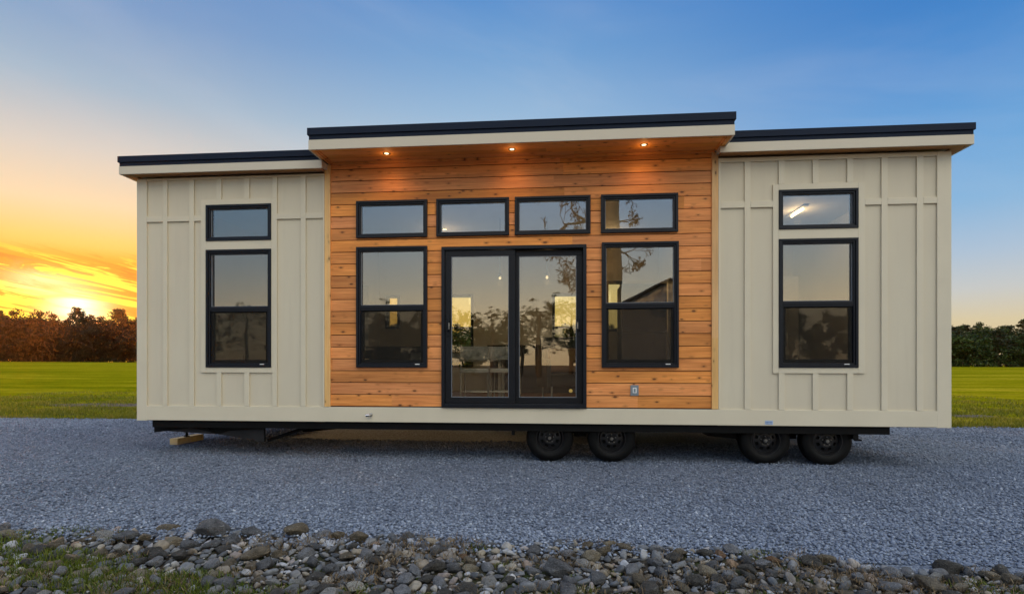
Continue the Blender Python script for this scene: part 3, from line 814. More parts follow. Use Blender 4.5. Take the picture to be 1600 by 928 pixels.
# floor, ceiling, partitions
MB().box(XL + .112, XR - .112, .112, 4.158, .56, .700).build('floor', M['int_floor'], house)
MB().box(XL + .02, XR - .02, .02, DP - .02, .500, .558).build('underfloor', M['chassis'], house)
MB().box(XL + .112, XR - .112, .112, 4.158, 3.60, 3.66).build('ceiling', M['int_wall'], house)
MB().box(-3.80, -3.70, .113, 2.6, .702, 3.598).box(-3.80, -3.70, 3.5, 4.157, .702, 3.598).box(-3.80, -3.70, 2.6, 3.5, 2.75, 3.598).build('partition_wall', M['int_wall'], house)
MB().box(1.92, 2.02, .113, 2.4, .702, 3.598).box(1.92, 2.02, 3.2, 4.157, .702, 3.598).box(1.92, 2.02, 2.4, 3.2, 2.75, 3.598).build('partition_wall', M['int_wall'], house)

# windows
def window(x0, x1, z0, z1, hung=True):
    m = MB(); ring(m, x0, x1, z0, z1, .030, -.034, .09); ring(m, x0 + .0302, x1 - .0302, z0 + .0302, z1 - .0302, .022, -.018, .09)
    f = m.build('window', M['black'], house, bevel=.003)
    a0, a1_, c0_, c1_ = x0 + .0525, x1 - .0525, z0 + .0525, z1 - .0525
    if not hung:
        MB().box(a0, a1_, .020, .025, c0_, c1_).build('pane', M['glass'], f)
        ring(MB(), a0 + .0005, a1_ - .0005, c0_ + .0005, c1_ - .0005, .006, .008, .019).build('glazing_bead', M['gasket'], f)
        return f
    zm = 1.962
    ms = MB().box(a0, a1_, -.012, .07, zm - .033, zm + .033).box(a0, a1_, -.020, -.0125, zm - .006, zm + .020)
    ms.build('meeting_rail', M['black'], f, bevel=.002)
    MB().box(a0, a1_, .030, .035, zm + .034, c1_).build('pane', M['glass'], f)
    ring(MB(), a0 + .0005, a1_ - .0005, zm + .0345, c1_ - .0005, .006, .012, .028).build('glazing_bead', M['gasket'], f)
    ls = MB(); ring(ls, a0 + .001, a1_ - .001, c0_ + .001, zm - .034, .034, .004, .045, wb=.045, wt=.012)
    ls.build('lower_sash', M['black2'], f, bevel=.002)
    MB().box(a0 + .035, a1_ - .035, .030, .035, c0_ + .046, zm - .046).build('lower_pane', M['glass'], f)
    MB().box(a0 + .012, a1_ - .012, .0, .0015, c0_ + .012, zm - .036).build('insect_screen', M['screen'], f)
    MB().box(a1_ - .105, a1_ - .045, -.0205, -.0182, z0 + .0305 + .006, z0 + .0305 + .016).build('maker_plate', M['white'], f)
    return f
M['gasket'] = simple('grey_glazing_bead', (.20, .22, .25), .4)
for t in (WL, WR): window(*t, *TZ, hung=False); window(*t, *MZ)
for t in T: window(*t, *TZ, hung=False)
for t in Mw: window(*t, *MZ)

# sliding door
x0, x1, z0, z1 = DR
m = MB(); ring(m, x0, x1, z0, z1, .042, -.036, .10, wb=.030); m.box(x0 + .0425, x1 - .0425, -.046, .10, z0 + .001, z0 + .055)
door = m.build('sliding_door', M['black'], house, bevel=.003)
def panel(a0, a1_, y, wl, wr):
    m = MB(); c0_, c1_ = z0 + .056, z1 - .0445
    ring(m, a0, a1_, c0_, c1_, wl, y, y + .035, wb=.075, wt=.075)
    if wr != wl: m.box(a1_ - wr, a1_ - wl - .0005, y + .001, y + .034, c0_ + .0755, c1_ - .0755)
    o = m.build('door_panel', M['black2'], door, bevel=.003)
    MB().box(a0 + wl + .0005, a1_ - max(wl, wr) - .0005, y + .015, y + .021, c0_ + .0755, c1_ - .0755).build('door_pane', M['glass'], door)
    q = MB(); ring(q, a0 + wl + .001, a1_ - max(wl, wr) - .001, c0_ + .076, c1_ - .076, .006, y + .005, y + .014); q.build('door_bead', M['gasket'], door)
panel(x0 + .0425, -.570, -.008, .080, .080)
panel(-.605, x1 - .0425, .046, .080, .080)
def handle(x, y, s):
    hnd = MB().box(x - .016, x + .016, y - .012, y - .0005, 1.60, 1.86).tube([(x, y - .012, 1.80), (x + s * .012, y - .055, 1.78), (x + s * .012, y - .055, 1.67), (x, y - .012, 1.65)], .009, 8)
    hnd.build('door_handle', M['black'], door, bevel=.002)
    MB().box(x + s * .02, x + s * .026, y - .060, y - .048, 1.68, 1.76).build('latch', M['steel'], door)
handle(x1 - .085, .044, -1); handle(x0 + .082, -.010, 1)
s_ = MB().lathe_y([(.0, .0565), (.022, .0565), (.024, .0595), (.0, .0600)], .125, .905, 20).build('round_sticker', M['brass'], door)

# roofs
def slab_roof(name, x0, x1, yf, yb, zb, zm, zs, zt, parent, back=DP + .12):
    MB().box(x0, x1, yf, back, zb + .035, zm - .001).build(name, M['fascia'], parent)
    MB().box(x0 - .018, x1 + .018, yf - .014, back + .02, zm, zs).box(x0 - .034, x1 + .034, yf - .030, back + .03, zs + .0005, zt).build('roof_drip_edge', M['roofmetal'], parent, bevel=.003)
def eave(x0, x1, yf, zb, zm):
    # the beige fascia boards along the front and the two ends
    m = MB().box(x0 - .0005, x1 + .0005, yf - .020, yf - .0005, zb, zm - .001)
    return m
LR = empty('x'); bpy.data.objects.remove(LR)
slab_roof('left_roof', -5.715, -3.0, -.170, 0, 3.71, 3.812, 3.862, 3.943, house)
MB().box(-5.7355, -2.999, -.190, -.1705, 3.710, 3.8115).box(-5.7355, -5.7155, -.1704, DP + .12, 3.710, 3.8115).build('left_fascia', M['fascia'], house, bevel=.002)
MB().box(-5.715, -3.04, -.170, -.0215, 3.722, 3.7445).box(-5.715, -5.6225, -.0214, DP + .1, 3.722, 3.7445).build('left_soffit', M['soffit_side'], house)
slab_roof('right_roof', 1.88, 4.675, -.170, 0, 3.745, 3.857, 3.910, 3.990, house)
MB().box(1.879, 4.6955, -.190, -.1705, 3.745, 3.8565).box(4.6755, 4.6955, -.1704, DP + .12, 3.745, 3.8565).build('right_fascia', M['fascia'], house, bevel=.002)
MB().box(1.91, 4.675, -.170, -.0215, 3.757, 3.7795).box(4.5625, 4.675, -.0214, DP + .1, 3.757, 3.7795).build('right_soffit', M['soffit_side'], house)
slab_roof('canopy_roof', -3.00, 1.93, -.500, 0, 3.83, 3.930, 3.985, 4.072, house, back=DP + .14)
MB().box(-3.0205, 1.9505, -.520, -.5005, 3.812, 3.9295).box(-3.0205, -3.0005, -.5004, DP + .1, 3.812, 3.9295).box(1.9305, 1.9505, -.5004, DP + .1, 3.812, 3.9295).build('canopy_fascia', M['fascia'], house, bevel=.002)
MB().box(-3.0, 1.93, -.500, -.001, 3.836, 3.8645).build('canopy_soffit', M['soffit'], house)
bd = MB()
for (a0, a1_) in ((-2.999, -2.955), (1.885, 1.929)):
    bd.box(a0, a1_, -.499, -.0235, 3.8135, 3.8355)
    q = a1_ + .0005 if a0 < 0 else a0 - .0245
    bd.box(q, q + .024, -.499, -.0235, 3.824, 3.8355)
bd.build('soffit_border', M['soffit'], house)
MB().box(-2.93, 1.86, -.024, -.0005, 3.808, 3.8345).build('soffit_border', M['soffit'], house)
# recessed lights
for lx in (-2.14, -.587, .983):
    rg = MB().lathe_z([(.026, 3.8352), (.034, 3.830), (.046, 3.8325), (.048, 3.8355)], lx, -.26, 28).build('downlight', M['steel2'], house, smooth=True)
    MB().lathe_z([(.0, 3.8345), (.024, 3.8345), (.0255, 3.8352)], lx, -.26, 24).build('lamp', M['lamp'], rg)
    L = bpy.data.lights.new('downlight_beam', 'SPOT'); L.energy = 6.5; L.spot_size = R(135); L.spot_blend = .9; L.color = (1, .50, .15); L.shadow_soft_size = .03
    L2 = bpy.data.lights.new('downlight_spill', 'POINT'); L2.energy = .35; L2.color = (1, .52, .18); L2.shadow_soft_size = .02
    l2 = bpy.data.objects.new('downlight_spill', L2); col.objects.link(l2); l2.location = (lx, -.26, 3.755); l2.parent = house
    lo = bpy.data.objects.new('downlight_beam', L); col.objects.link(lo); lo.location = (lx, -.26, 3.822); lo.parent = house
# tap, outlet, sticker
tp = MB().tube([(-2.423, -.021, .594), (-2.423, -.030, .594)], .022, 20).tube([(-2.423, -.030, .594), (-2.427, -.060, .594), (-2.440, -.075, .592), (-2.462, -.078, .588)], [.017, .017, .016, .015], 14)
tp.tube([(-2.461, -.078, .588), (-2.470, -.079, .586)], [.018, .018], 14); tp.build('wall_tap', M['steel'], house, smooth=True)
ou = MB().box(.856, .955, -.016, -.0005, .852, .982).build('outlet', M['outlet'], house, bevel=.004)
MB().box(.882, .929, -.022, -.0165, .885, .950).build('outlet_cover', M['white'], ou, bevel=.003)
MB().box(.893, .918, -.0235, -.0225, .895, .940).build('outlet_slot', M['outlet'], ou)
stk = MB().box(2.452, 2.546, -.0215, -.0203, .512, .562).build('sticker', M['sticker'], house)
sm = MB()
for k in range(5): sm.box(2.458 + k * .017, 2.469 + k * .017, -.0222, -.0216, .530, .552)
sm.box(2.458, 2.54, -.0222, -.0216, .517, .522); sm.build('sticker_print', M['sticker_ink'], stk)

# chassis
ch = MB().box(-5.44, 3.905, .03, .09, .400, .499).box(-5.44, 3.905, 4.12, 4.18, .400, .499)
ch.box(-5.44, 3.905, .0905, .13, .400, .412)
ch.box(-5.44, 3.9, 1.2, 1.28, .36, .499).box(-5.44, 3.9, 2.9, 2.98, .36, .499)
for x in np.arange(-3.6, 3.9, 1.05): ch.box(float(x), float(x) + .05, .131, 1.199, .44, .498).box(float(x), float(x) + .05, 1.281, 2.899, .44, .498).box(float(x), float(x) + .05, 2.981, 4.119, .44, .498)
ch.box(3.845, 3.905, .0905, 4.119, .402, .498)
ch.build('chassis', M['chassis'], house)
# tongue plates under the left end
pl = MB()
pl.prism([(-5.50, .399), (-5.50, .315), (-5.30, .338), (-5.02, .372), (-4.90, .36), (-4.58, .300), (-4.3, .262), (-4.0, .212), (-3.925, .205), (-3.925, .399)], 'y', .140, .150)
pl.build('tongue_plate', M['chassis'], house)
def slab(pts, th):
    m = MB(); n = len(pts); m.v += [tuple(p) for p in pts] + [(p[0], p[1] + th, p[2] + th * .3) for p in pts]
    m.f.append(tuple(range(n))); m.f.append(tuple(range(2 * n - 1, n - 1, -1)))
    m.f += [(i, n + i, n + (i + 1) % n, (i + 1) % n) for i in range(n)]; return m
slab([(-5.30, .132, .336), (-4.97, .125, .385), (-4.68, .128, .330), (-4.60, .128, .300)], .006).build('gusset', M['plate'], house)
slab([(-4.56, .126, .300), (-4.42, .124, .348), (-3.935, .122, .388), (-3.928, .120, .208), (-4.3, .122, .262)], .006).build('gusset', M['plate'], house)
MB().tube([(-3.93, .22, .215), (-3.30, .30, .425)], .022, 6).tube([(-4.66, .14, .33), (-4.75, .12, .40)], .018, 6).build('brace', M['chassis'], house)
MB().tube([(-3.93, 1.25, .23), (-2.6, 1.25, .36)], .03, 6).tube([(-5.3, 3.0, .30), (-3.3, 3.0, .36)], .03, 6).build('brace', M['chassis'], house)
# screw jack on the block
jx, jy = -5.50, .80; bz = float(gz(jx, jy)) + .01
MB().tube([(jx, jy, bz + .096), (jx, jy, .46)], .018, 12).tube([(jx, jy, bz + .089), (jx, jy, bz + .099)], .04, 14).build('screw_jack', M['chassis'], house, smooth=True)
blk = MB().box(-.28, .28, -.06, .06, 0, .088).build('wood_block', M['block'], None, bevel=.004)
blk.location = (jx - .02, jy + .04, bz); blk.rotation_euler = (0, 0, R(88)); tag(blk, 'pale wooden block under the screw jack at the left end', 'wood block')
MB().box(3.50, 3.56, .05, .12, .335, .399).box(3.53, 3.60, .05, .10, .318, .336).build('light_bracket', M['chassis'], house)
MB().box(-.62, -.58, .05, .10, .345, .399).build('hanger_bracket', M['chassis'], house)

# wheels
def wheel_mesh(cx, yo, flip=1, cz=.300):
    """outer face at y=yo looking to -Y"""
    R0, rim = .300, .172
    ty = [(rim, yo + .012), (rim + .010, yo + .002), (rim + .045, yo - .008), (R0 - .055, yo - .006), (R0 - .022, yo + .010), (R0 - .006, yo + .026), (R0, yo + .045)]
    full = ty + [(R0 - .004, yo + .075), (R0, yo + .080), (R0 + .001, yo + .105), (R0 - .005, yo + .110), (R0, yo + .115)] + [(r, yo + .190 - (y - yo)) for r, y in ty[::-1]]
    dr = MB().lathe_y([(0, yo + .075), (.125, yo + .075), (.13, yo + .16), (0, yo + .16)], cx, cz, 32)
    dr.tube([(cx, yo + .10, cz), (cx, yo + .9, cz)], .032, 10)
    w_ = dr.build('wheel', M['chassis'], house, smooth=True)
    MB().lathe_y(full, cx, cz, 56).build('tyre', M['rubber'], w_, smooth=True)
    n = 64
    slot = lambda i, j: i in (6,) and (j % 8) in (2, 3, 4, 5)
    pr_ = [(rim, yo + .010), (rim + .004, yo + .004), (rim - .006, yo + .004), (rim - .012, yo + .020), (rim - .022, yo + .030), (rim - .030, yo + .052), (.122, yo + .050), (.088, yo + .036), (.074, yo + .030), (.060, yo + .034), (.042, yo + .034), (.040, yo + .012), (.034, yo + .004), (0, yo + .002)]
    MB().lathe_y(pr_, cx, cz, n, slot).lathe_y([(rim, yo + .010), (rim - .008, yo + .012), (rim - .02, yo + .17), (rim, yo + .178)], cx, cz, n).build('rim', M['rim'], w_, smooth=True)
    lg = MB()
    for k in range(5):
        a = 2 * PI * k / 5 + .3; lg.tube([(cx + .052 * math.cos(a), yo + .034, cz + .052 * math.sin(a)), (cx + .052 * math.cos(a), yo + .018, cz + .052 * math.sin(a))], .0075, 6)
    lg.lathe_y([(0, yo - .004), (.018, yo - .003), (.022, yo + .002)], cx, cz, 16)
    lg.build('lug_nuts', M['steel2'], w_, smooth=False)
    return w_
for cx in (-.140, .641, 2.513, 3.240):
    wheel_mesh(cx, .12)
    wheel_mesh(cx, 3.95)
su = MB()
for a0, a1_ in ((-.14, .641), (2.513, 3.24)):
    mx = (a0 + a1_) / 2
    for yy_ in (.36, 3.85):
        su.tube([(a0, yy_, .36), (a0 + .15, yy_, .335), (mx, yy_, .40), (a1_ - .15, yy_, .335), (a1_, yy_, .36)], .022, 6)
        su.box(mx - .08, mx + .08, yy_ - .03, yy_ + .03, .30, .44)
        su.prism([(a0 - .2, .399), (a0 - .05, .345), (a1_ + .05, .345), (a1_ + .2, .399)], 'y', yy_ - .012, yy_ + .012)
su.build('suspension', M['chassis'], house)
MB().prism([(1.72, .399), (1.86, .33), (2.20, .30), (2.24, .24), (2.30, .24), (2.34, .399)], 'y', .28, .292).build('fender_bracket', M['chassis'], house)

# ceiling lights inside
tb = MB().box(3.57, 3.65, 1.60, 2.22, 3.575, 3.599).build('ceiling_light', M['white'], house)
MB().tube([(3.61, 1.70, 3.555), (3.61, 2.12, 3.555)], .016, 12).build('lamp_tube', M['tube'], tb)
for x, y in ((-2.02, 2.62), (.9, 2.9)):
    rg = MB().lathe_z([(.036, 3.59), (.05, 3.592), (.055, 3.5995)], x, y, 20).build('ceiling_downlight', M['white'], house)
    MB().lathe_z([(0, 3.591), (.036, 3.591)], x, y, 16).build('lamp', M['lamp'], rg)
for px_ in (-.98, -.22):
    pdn = MB().tube([(px_, 2.0, 2.68), (px_, 2.0, 3.598)], .006, 6).lathe_z([(0, 2.70), (.03, 2.70), (.04, 2.66), (.035, 2.66), (0, 2.68)], px_, 2.0, 16).build('pendant_light', M['steel'], house)
    MB().lathe_z([(0, 2.61), (.014, 2.615), (.022, 2.63), (.014, 2.65), (0, 2.655)], px_, 2.0, 16).build('lamp', M['bulb'], pdn)

for (lx, ly, lz, le) in ((-2.02, 2.62, 3.3, 3.0), (.9, 2.9, 3.3, 2.5), (-.98, 2.0, 2.55, 3.5), (-.22, 2.0, 2.55, 3.5), (3.61, 1.9, 3.40, 5)):
    L = bpy.data.lights.new('interior_lamp_light', 'POINT'); L.energy = le; L.color = (1, .68, .36); L.shadow_soft_size = .05
    lo = bpy.data.objects.new('interior_lamp_light', L); col.objects.link(lo); lo.location = (lx, ly, lz); lo.parent = house

# ================================================================== furniture seen through the glass
ZF = .7015
def furn(name, x, y, label, cat, group=None, rz=0): return empty(name, (x, y, ZF), rz, label=label, cat=cat, group=group)
t = furn('bar_table', -1.45, 1.55, 'long stone topped bar table behind the left door pane', 'table')
MB().box(-.85, .62, -.35, .35, .715, .75).build('table_top', M['stone_top'], t, bevel=.004)
MB().box(-.80, .57, -.30, .30, .58, .714).build('apron', M['marble'], t)
for sx in (-.80, .52):
    for sy in (-.28, .24): MB().box(sx, sx + .045, sy, sy + .045, 0, .579).build('leg', M['chrome'], t)
def stool(x, y, rz, label):
    s = furn('bar_stool', x, y, label, 'bar stool', 'metal framed bar stools at the table', rz)
    MB().box(-.20, .20, -.19, .19, .42, .48).build('seat', M['marble'], s, bevel=.01)
    MB().box(-.20, .20, .155, .185, .60, .78).build('backrest', M['marble'], s, bevel=.006)
    for sx in (-1, 1):
        for sy in (-1, 1): MB().tube([(sx * .19, sy * .17, 0), (sx * .185, sy * .165, .60 if sy > 0 else .42)], .011, 8).build('leg', M['chrome'], s)
    MB().tube([(-.19, -.17, .16), (.19, -.17, .16)], .009, 8).tube([(-.19, .17, .16), (.19, .17, .16)], .009, 8).build('footrest', M['chrome'], s)
stool(-1.18, .75, PI, 'metal framed bar stool just inside the left door pane')
stool(-.78, .80, PI - .1, 'metal framed bar stool beside the meeting stiles of the door')
t = furn('kitchen_cabinet', -.35, 3.75, 'dark kitchen base cabinet against the back wall under the window', 'cabinet')
MB().box(-1.0, 1.1, -.3, .38, 0, .86).build('carcass', M['cabinet'], t)
MB().box(-1.03, 1.13, -.33, .385, .861, .90).build('worktop', M['stone_top'], t)
for k in range(4):
    d_ = MB().box(-.97 + k * .52, -.49 + k * .52, -.32, -.301, .08, .82).build('door', M['leather'], t)
    MB().tube([(-.93 + k * .52, -.335, .5), (-.93 + k * .52, -.335, .66)], .006, 6).build('handle', M['steel'], d_)
t = furn('armchair', .06, 1.35, 'dark armchair with a tan cushion behind the right door pane', 'armchair', rz=.3)
MB().box(-.30, .30, -.28, .28, .22, .40).build('seat', M['leather'], t, bevel=.02)
MB().box(-.30, .30, .20, .32, .40, .95).build('backrest', M['leather'], t, bevel=.02)
MB().box(-.36, -.29, -.28, .28, .20, .62).box(.29, .36, -.28, .28, .20, .62).build('armrests', M['leather'], t, bevel=.02)
MB().box(-.22, .22, .08, .19, .42, .78).build('cushion', M['tan'], t, bevel=.03)
for sx in (-.27, .27):
    for sy in (-.24, .24): MB().tube([(sx, sy, 0), (sx, sy, .22)], .016, 8).build('leg', M['chrome'], t)
t = furn('potted_plant', .20, 3.55, 'small green plant in a pot on the dark worktop under the back window', 'plant'); t.location.z = ZF + .905
MB().lathe_z([(0, 0), (.07, 0), (.09, .14), (.082, .14), (.07, .12), (0, .12)], 0, 0, 20).build('pot', M['pot'], t, smooth=True)
n = 260; P = np.zeros((n, 3)); P[:, :2] = rng.normal(0, .03, (n, 2)); P[:, 2] = .12
o = blades(P, rng.uniform(.15, .34, n), .028 + 0 * P[:, 0], 1.1, rng.random(n), 'foliage', M['blade'], None, None); o.parent = t; del o['kind']
t = furn('sofa', -2.75, 2.1, 'dark sofa low behind the left cedar wall window', 'sofa')
MB().box(-.75, .75, -.4, .4, .12, .42).build('seat', M['leather'], t, bevel=.03)
MB().box(-.75, .75, .28, .45, .42, .85).build('backrest', M['leather'], t, bevel=.03)
MB().box(-.85, -.74, -.4, .45, .12, .62).box(.74, .85, -.4, .45, .12, .62).build('armrests', M['leather'], t, bevel=.03)
t = furn('rug', -.2, 1.3, 'pale patterned rug on the floor inside the door', 'rug')
MB().box(-.5, .9, -.6, .6, 0, .012).build('rug_pile', M['rug'], t)
t = furn('fridge', 1.35, 2.6, 'dark tall refrigerator behind the right cedar wall window', 'refrigerator')
MB().box(-.36, .36, -.34, .34, .02, 1.05).build('body', M['cabinet'], t, bevel=.01); MB().box(-.36, .36, -.36, -.342, 1.06, 1.85).box(-.36, .36, -.34, .34, 1.06, 1.85).build('freezer_door', M['leather'], t, bevel=.004)
t = furn('bed', -4.65, 2.0, 'low bed with a dark cover behind the left siding window', 'bed')
MB().box(-.75, .75, -1.0, 1.0, .1, .5).build('mattress', M['leather'], t, bevel=.03)
t = furn('wardrobe', 3.6, 3.6, 'pale tall wardrobe in the right hand room', 'wardrobe')
MB().box(-.6, .6, -.3, .4, 0, 2.1).build('carcass', M['int_wall'], t)
for k in (-1, 1):
    MB().box(min(0, k * .58) + .01, max(0, k * .58) - .01, -.32, -.301, .06, 2.05).build('door', M['int_wall'], t)

# ================================================================== trees
def leaf_quads(C, Rr, n, s0, s1, flat=.8):
    """quads around clump centres C with radii Rr"""
    k = rng.integers(0, len(C), n); d = rng.normal(size=(n, 3)); d /= np.linalg.norm(d, axis=1)[:, None]
    p = C[k] + d * (Rr[k] * rng.random(n) ** .45)[:, None] * np.array([1, 1, flat])
    a = rng.normal(size=(n, 3)); a /= np.linalg.norm(a, axis=1)[:, None]
    b = np.cross(a, rng.normal(size=(n, 3))); b /= np.linalg.norm(b, axis=1)[:, None]
    s = rng.uniform(s0, s1, n)[:, None]
    V = np.stack([p - a * s, p + b * s * .55, p + a * s, p - b * s * .55], 1).reshape(-1, 3)
    F = np.arange(n * 4).reshape(n, 4)
    tone = np.clip(.35 + .4 * (p[:, 2] - C[:, 2].min()) / max(1e-3, np.ptp(C[:, 2])) * 0 + rng.normal(0, .2, n) + np.repeat(0, n) + (rng.random(len(C)) * .5)[k] - .1, 0, 1)
    return V, F, tone

def grow(mb, p, d, L, r, depth, tips, spread=.6, up=.15, seg=3, rmin=0.):
    pts = [p]; rads = [r]
    for k in range(seg):
        d = (d + Vector((random.gauss(0, .17), random.gauss(0, .17), random.gauss(0, .15) + up * .3))).normalized()
        p = p + d * L / seg; pts.append(p); rads.append(max(rmin, r * (1 - .35 * (k + 1) / seg)))
    mb.tube(pts, rads, 8 if depth > 3 else 5, cap=False)
    if depth == 0: tips.append(p); return
    for k in range(random.choice((2, 3, 3))):
        ax = d.orthogonal().normalized(); ax.rotate(Matrix.Rotation(random.uniform(0, 2 * PI), 3, d))
        nd = (d * math.cos(spread) + ax * math.sin(spread) * random.uniform(.7, 1.25)).normalized()
        grow(mb, pts[-1] if k else pts[-1], nd, L * random.uniform(.62, .82), rads[-1] * random.uniform(.55, .78), depth - 1, tips, spread, up, seg, rmin)

def tree_proto(kind, leafmat, H, Wd):
    root = empty(kind, (0, -400, 0))
    mb = MB(); tips = []
    if kind == 'pine_tree':
        mb.tube([(0, 0, -.3), (.1, 0, H * .4), (.05, .1, H * .7), (.1, 0, H * .97)], [.22, .17, .12, .04], 7)
        C, Q = [], []
        z = H * .42
        while z < H * .98:
            f = (z / H - .42) / .56; rr = Wd * (.5 + .6 * math.sin(min(1, f * 1.1) * PI)) * (.9 - .35 * f)
            for k in range(random.choice((3, 4, 5))):
                a = random.uniform(0, 2 * PI); q = rr * random.uniform(.5, 1.1)
                e = Vector((q * math.cos(a), q * math.sin(a), z + q * .22))
                mb.tube([(0.05, 0, z), tuple(e * .6 + Vector((0, 0, z * .4 - .05))), tuple(e)], [.05, .035, .012], 4, cap=False)
                C += [tuple(e), tuple(e * .72 + Vector((0, 0, z * .28)))]; Q += [random.uniform(.4, .8), random.uniform(.35, .7)]
            z += random.uniform(.28, .5)
        C.append((.1, 0, H * .97)); Q.append(.5)
        V, F, t_ = leaf_quads(np.array(C), np.array(Q), 4200, .09, .20, .62)
    else:
        h0 = H * .16
        mb.tube([(0, 0, -.3), (random.gauss(0, .1), 0, h0)], [.24, .17], 8, cap=False)
        for k in range(4):
            a = k * PI / 2 + random.uniform(-.5, .5)
            grow(mb, Vector((0, 0, h0 * random.uniform(.85, 1))), Vector((math.cos(a) * .55, math.sin(a) * .55, 1)).normalized(), H * .25, .12, 2, tips, .5, .2)
        C, Q = [], []
        nc = 56
        for k in range(nc):
            while True:
                q = Vector((random.uniform(-1, 1), random.uniform(-1, 1), random.uniform(-1, 1)))
                if .35 < q.length < 1: break
            zz = H * .52 + q.z * H * .46
            taper = 1.0 - .25 * max(0, q.z)
            C.append((q.x * Wd * taper, q.y * Wd * taper, zz)); Q.append(random.uniform(.55, 1.05) * Wd * .36)
        V, F, t_ = leaf_quads(np.array(C), np.array(Q), 5600, .12, .24, .8)
        t_ = np.clip(t_, 0, 1)
    mb.build('trunk', M['bark'], root, smooth=False)
    np_mesh('crown', V, F, t_, leafmat, root)
    return root

def sparse_pine():
    root = empty('pine_tree', (0, -400, 0)); mb = MB(); tips = []
    mb.tube([(0, 0, -.3), (.15, 0, 3), (.0, .1, 6), (.2, 0, 8.6)], [.26, .22, .15, .05], 8)
    for k in range(16):
        z = random.uniform(2.6, 8.4); a = random.uniform(0, 2 * PI)
        grow(mb, Vector((.1, 0, z)), Vector((math.cos(a), math.sin(a), random.uniform(.1, .7))).normalized(), random.uniform(.9, 1.5) * (1.15 - abs(z - 5.5) * .12), .06, 3, tips, .5, .1, 2)
    C = np.array([tuple(t_) for t_ in tips]); V, F, t_ = leaf_quads(C, rng.uniform(.12, .42, len(C)), min(9000, 26 * len(C)), .035, .085, .6)
    mb.build('trunk', M['bark'], root); np_mesh('crown', V, F, t_, M['leaf_p'], root); return root

def copy_tree(o, loc, s, rz, **kw):
    c = o.copy(); col.objects.link(c); c.location = loc; c.scale = (s[0], s[0], s[1]); c.rotation_euler = (0, 0, rz); tag(c, **kw)
    for ch_ in o.children:
        k = ch_.copy(); col.objects.link(k); k.parent = c
    return c
PL = [tree_proto('broadleaf_tree', M['leaf_l'], 9.0, random.uniform(2.6, 3.3)) for _ in range(4)]
PR = [tree_proto('broadleaf_tree', M['leaf_r'], 8.0, random.uniform(2.5, 3.2)) for _ in range(4)]
PP = [tree_proto('pine_tree', M['leaf_p'], 9.5, 2.3) for _ in range(3)]
PS = [sparse_pine() for _ in range(3)]
PB = [tree_proto('broadleaf_tree', M['leaf_rust'], 8.0, 2.6)]
def plant(proto, x, y, s, **kw):
    copy_tree(random.choice(proto), (x, y, float(terr(x, y)) - .1 if y > 0 else -.05), s, random.uniform(0, 2 * PI), **kw)
adj = ['broad', 'narrow', 'tall', 'low', 'dense', 'ragged']
random.seed(21)
for row, (y0, hs, step) in enumerate(((93, .84, 2.9), (97, .98, 3.0), (102, 1.14, 3.2))):
    x = -215.
    while x < -72:
        h = .96 * hs * random.uniform(.84, 1.09) * (1.0 + .10 * (x < -98)); pine = random.random() < .16
        nm = ('front', 'middle', 'back')[row]
        plant(PP if pine else PL, x, y0 + random.uniform(-1.5, 1.5), (random.uniform(.85, 1.15), h * (1.03 if pine else 1)),
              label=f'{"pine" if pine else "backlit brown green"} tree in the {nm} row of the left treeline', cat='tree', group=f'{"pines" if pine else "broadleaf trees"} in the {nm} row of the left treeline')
        x += step * random.uniform(.7, 1.3)
    x = -72.
    while x < 120:
        right = x > 45; pine = random.random() < (.22 if row < 2 else .6) if right else random.random() < .2
        h = hs * random.uniform(.84, 1.06) * (.86 if right else .9); nm = ('front', 'middle', 'back')[row]
        pr_ = PP if pine else (PB if (right and random.random() < .12 and row > 0) else PR)
        side = 'right' if right else 'middle'
        kindw = 'dark pine' if pine else ('rusty brown broadleaf' if pr_ is PB else 'dark green broadleaf')
        plant(pr_, x, y0 + random.uniform(-1.5, 1.5), (random.uniform(.85, 1.15), h * (.90 if pine else 1)),
              label=f'{kindw} tree in the {nm} row of trees {"right of the house" if right else "behind the house"}', cat='tree', group=f'{kindw} trees in the {nm} row, {side} part')
        x += step * random.uniform(.7, 1.3)
# undergrowth along both treelines
def undergrowth(x0, x1, n, mat, label):
    k = n // 26
    cx = rng.uniform(x0, x1, k); cy = rng.uniform(90.3, 93, k) + np.where(rng.random(k) < .4, 5, 0); cz = terr(cx, cy) + .1 + 3.3 * rng.random(k) ** 1.7
    V, F, t_ = leaf_quads(np.stack([cx, cy, cz], -1), rng.uniform(.5, 1.1, len(cx)), n, .10, .22)
    tag(np_mesh('undergrowth', V, F, t_, mat), label, 'undergrowth', kind='stuff')
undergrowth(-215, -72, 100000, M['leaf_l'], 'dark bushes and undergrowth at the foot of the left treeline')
undergrowth(-72, 120, 90000, M['leaf_r'], 'dark green undergrowth at the foot of the right treeline')

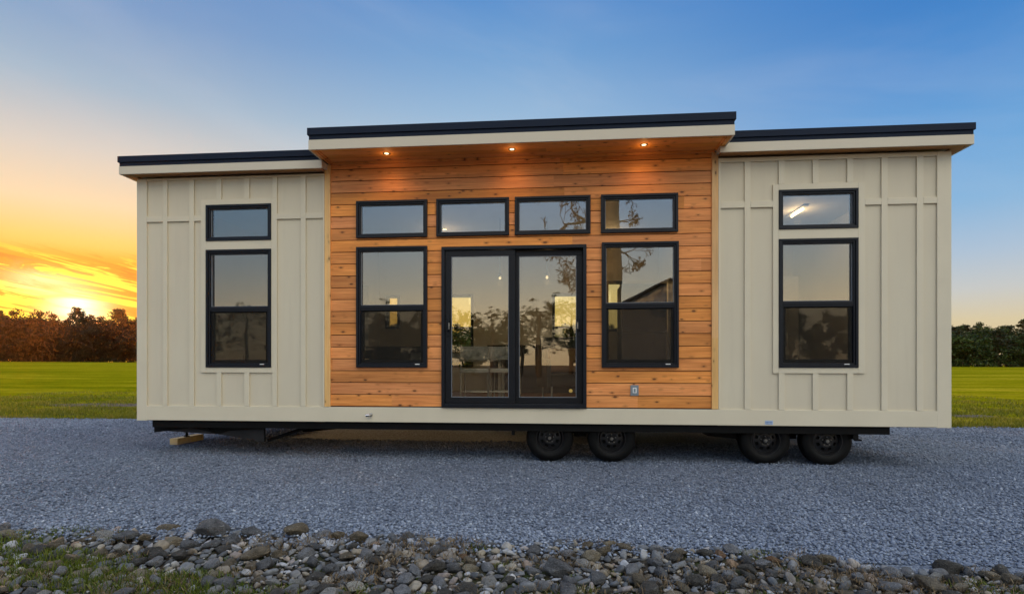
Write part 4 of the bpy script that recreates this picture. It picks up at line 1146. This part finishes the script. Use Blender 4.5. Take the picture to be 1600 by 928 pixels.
# behind the camera: what the window glass mirrors
bt = empty('bare_tree', (2.45, -20, 0), label='big bare branched tree behind the camera, mirrored in the right cedar wall windows', cat='tree')
random.seed(5)
mb = MB(); tips = []
mb.tube([(0, 0, -.2), (.05, 0, 1.0), (-.05, .05, 3.2), (.08, 0, 5.6), (-.05, 0, 8.5), (.1, 0, 11.5), (.0, 0, 14)], [.62, .48, .44, .42, .38, .30, .2], 14, cap=False)
for (dx_, dz_, L, r, zz) in ((-1.0, .10, 1.30, .15, 7.9), (-1.0, .3, 1.05, .09, 7.0), (-1.0, .12, .85, .08, 5.9), (-.9, .3, .6, .06, 4.9), (.9, .2, .5, .06, 8.0), (.9, .3, .62, .07, 6.7), (.9, .5, .8, .07, 9.4), (-.8, .5, 1.6, .12, 10), (.6, .9, 2.6, .18, 12), (-.5, .9, 2.6, .18, 12.6), (.1, 1, 2.6, .2, 13.8)):
    grow(mb, Vector((0, 0, zz)), Vector((dx_, random.uniform(-.3, .3), dz_)).normalized(), L, r, 6 if zz < 9 else 4, tips, .60, .02, 4, .012)
mb.build('trunk', M['bark_light'], bt, smooth=False)
random.seed(9)
for (x, y, h, w_, lb) in ((-8.4, -62, 1.0, 1.1, 'far pine left of the barn, mirrored in the left door pane'), (-2.6, -60, 1.02, 1.15, 'far pine mirrored in the right door pane'), (-5.2, -66, .86, 1.0, 'shorter far pine between two taller ones, mirrored in the door'), (-22, -58, .95, 1.1, 'far pine mirrored in the left siding window')):
    copy_tree(PS[random.randrange(3)], (x, y, -.1), (w_ * 1.1, h * .88), random.uniform(0, 6), label=lb, cat='tree', group='pines behind the camera')
x = -95.
while x < 75:
    k = random.random() < .3
    copy_tree(random.choice(PS if k else PR), (x, -72 + random.uniform(-4, 4), -.1), (random.uniform(1.0, 1.3), random.uniform(.95, 1.2)), random.uniform(0, 6),
              label='dark tree in the far treeline behind the camera, mirrored low in the window glass', cat='tree', group='trees of the treeline behind the camera')
    x += random.uniform(3.2, 5.6)
barn = empty('barn', (6.1, -30.4, 0), R(90), label='grey board sided barn behind the camera, mirrored in the right cedar wall window', cat='barn')
MB().box(-5.2, 5.2, -3.6, 3.6, 0, 4.1).prism([(-3.6, 4.101), (3.6, 4.101), (0, 5.9)], 'x', -5.2, 5.2).build('wall', M['barn'], barn)
m = MB()
for k in range(19): m.box(5.201, 5.23, -3.6 + k * .4, -3.56 + k * .4, 0, 4.1 + 1.75 * max(0, 1 - abs(-3.58 + k * .4) / 3.6))
m.build('battens', M['barn'], barn)
MB().prism([(-4.1, 3.93), (0, 5.98), (0, 6.1), (-4.1, 4.05)], 'x', -5.6, 5.6).prism([(4.1, 3.93), (4.1, 4.05), (0, 6.1), (0, 5.98)], 'x', -5.6, 5.6).build('roof', M['barn_roof'], barn)
for pr_ in PL + PR + PP + PB + PS:
    for ch_ in list(pr_.children): bpy.data.objects.remove(ch_)
    bpy.data.objects.remove(pr_)

# ---- the evening haze that the low sun lights up
m, N = new_mat('haze_air')
pv = N.n('ShaderNodeVolumePrincipled'); pv.inputs['Density'].default_value = .00013; pv.inputs['Anisotropy'].default_value = .8; N.put(pv.inputs['Color'], (1.0, .36, .08))
N.nt.links.new(pv.outputs[0], N.n('ShaderNodeOutputMaterial').inputs['Volume'])
hz = MB().box(-920, 920, -920, 920, -1.2, 18.5).build('haze', m); tag(hz, 'thin warm evening haze over the field', 'haze', kind='stuff')
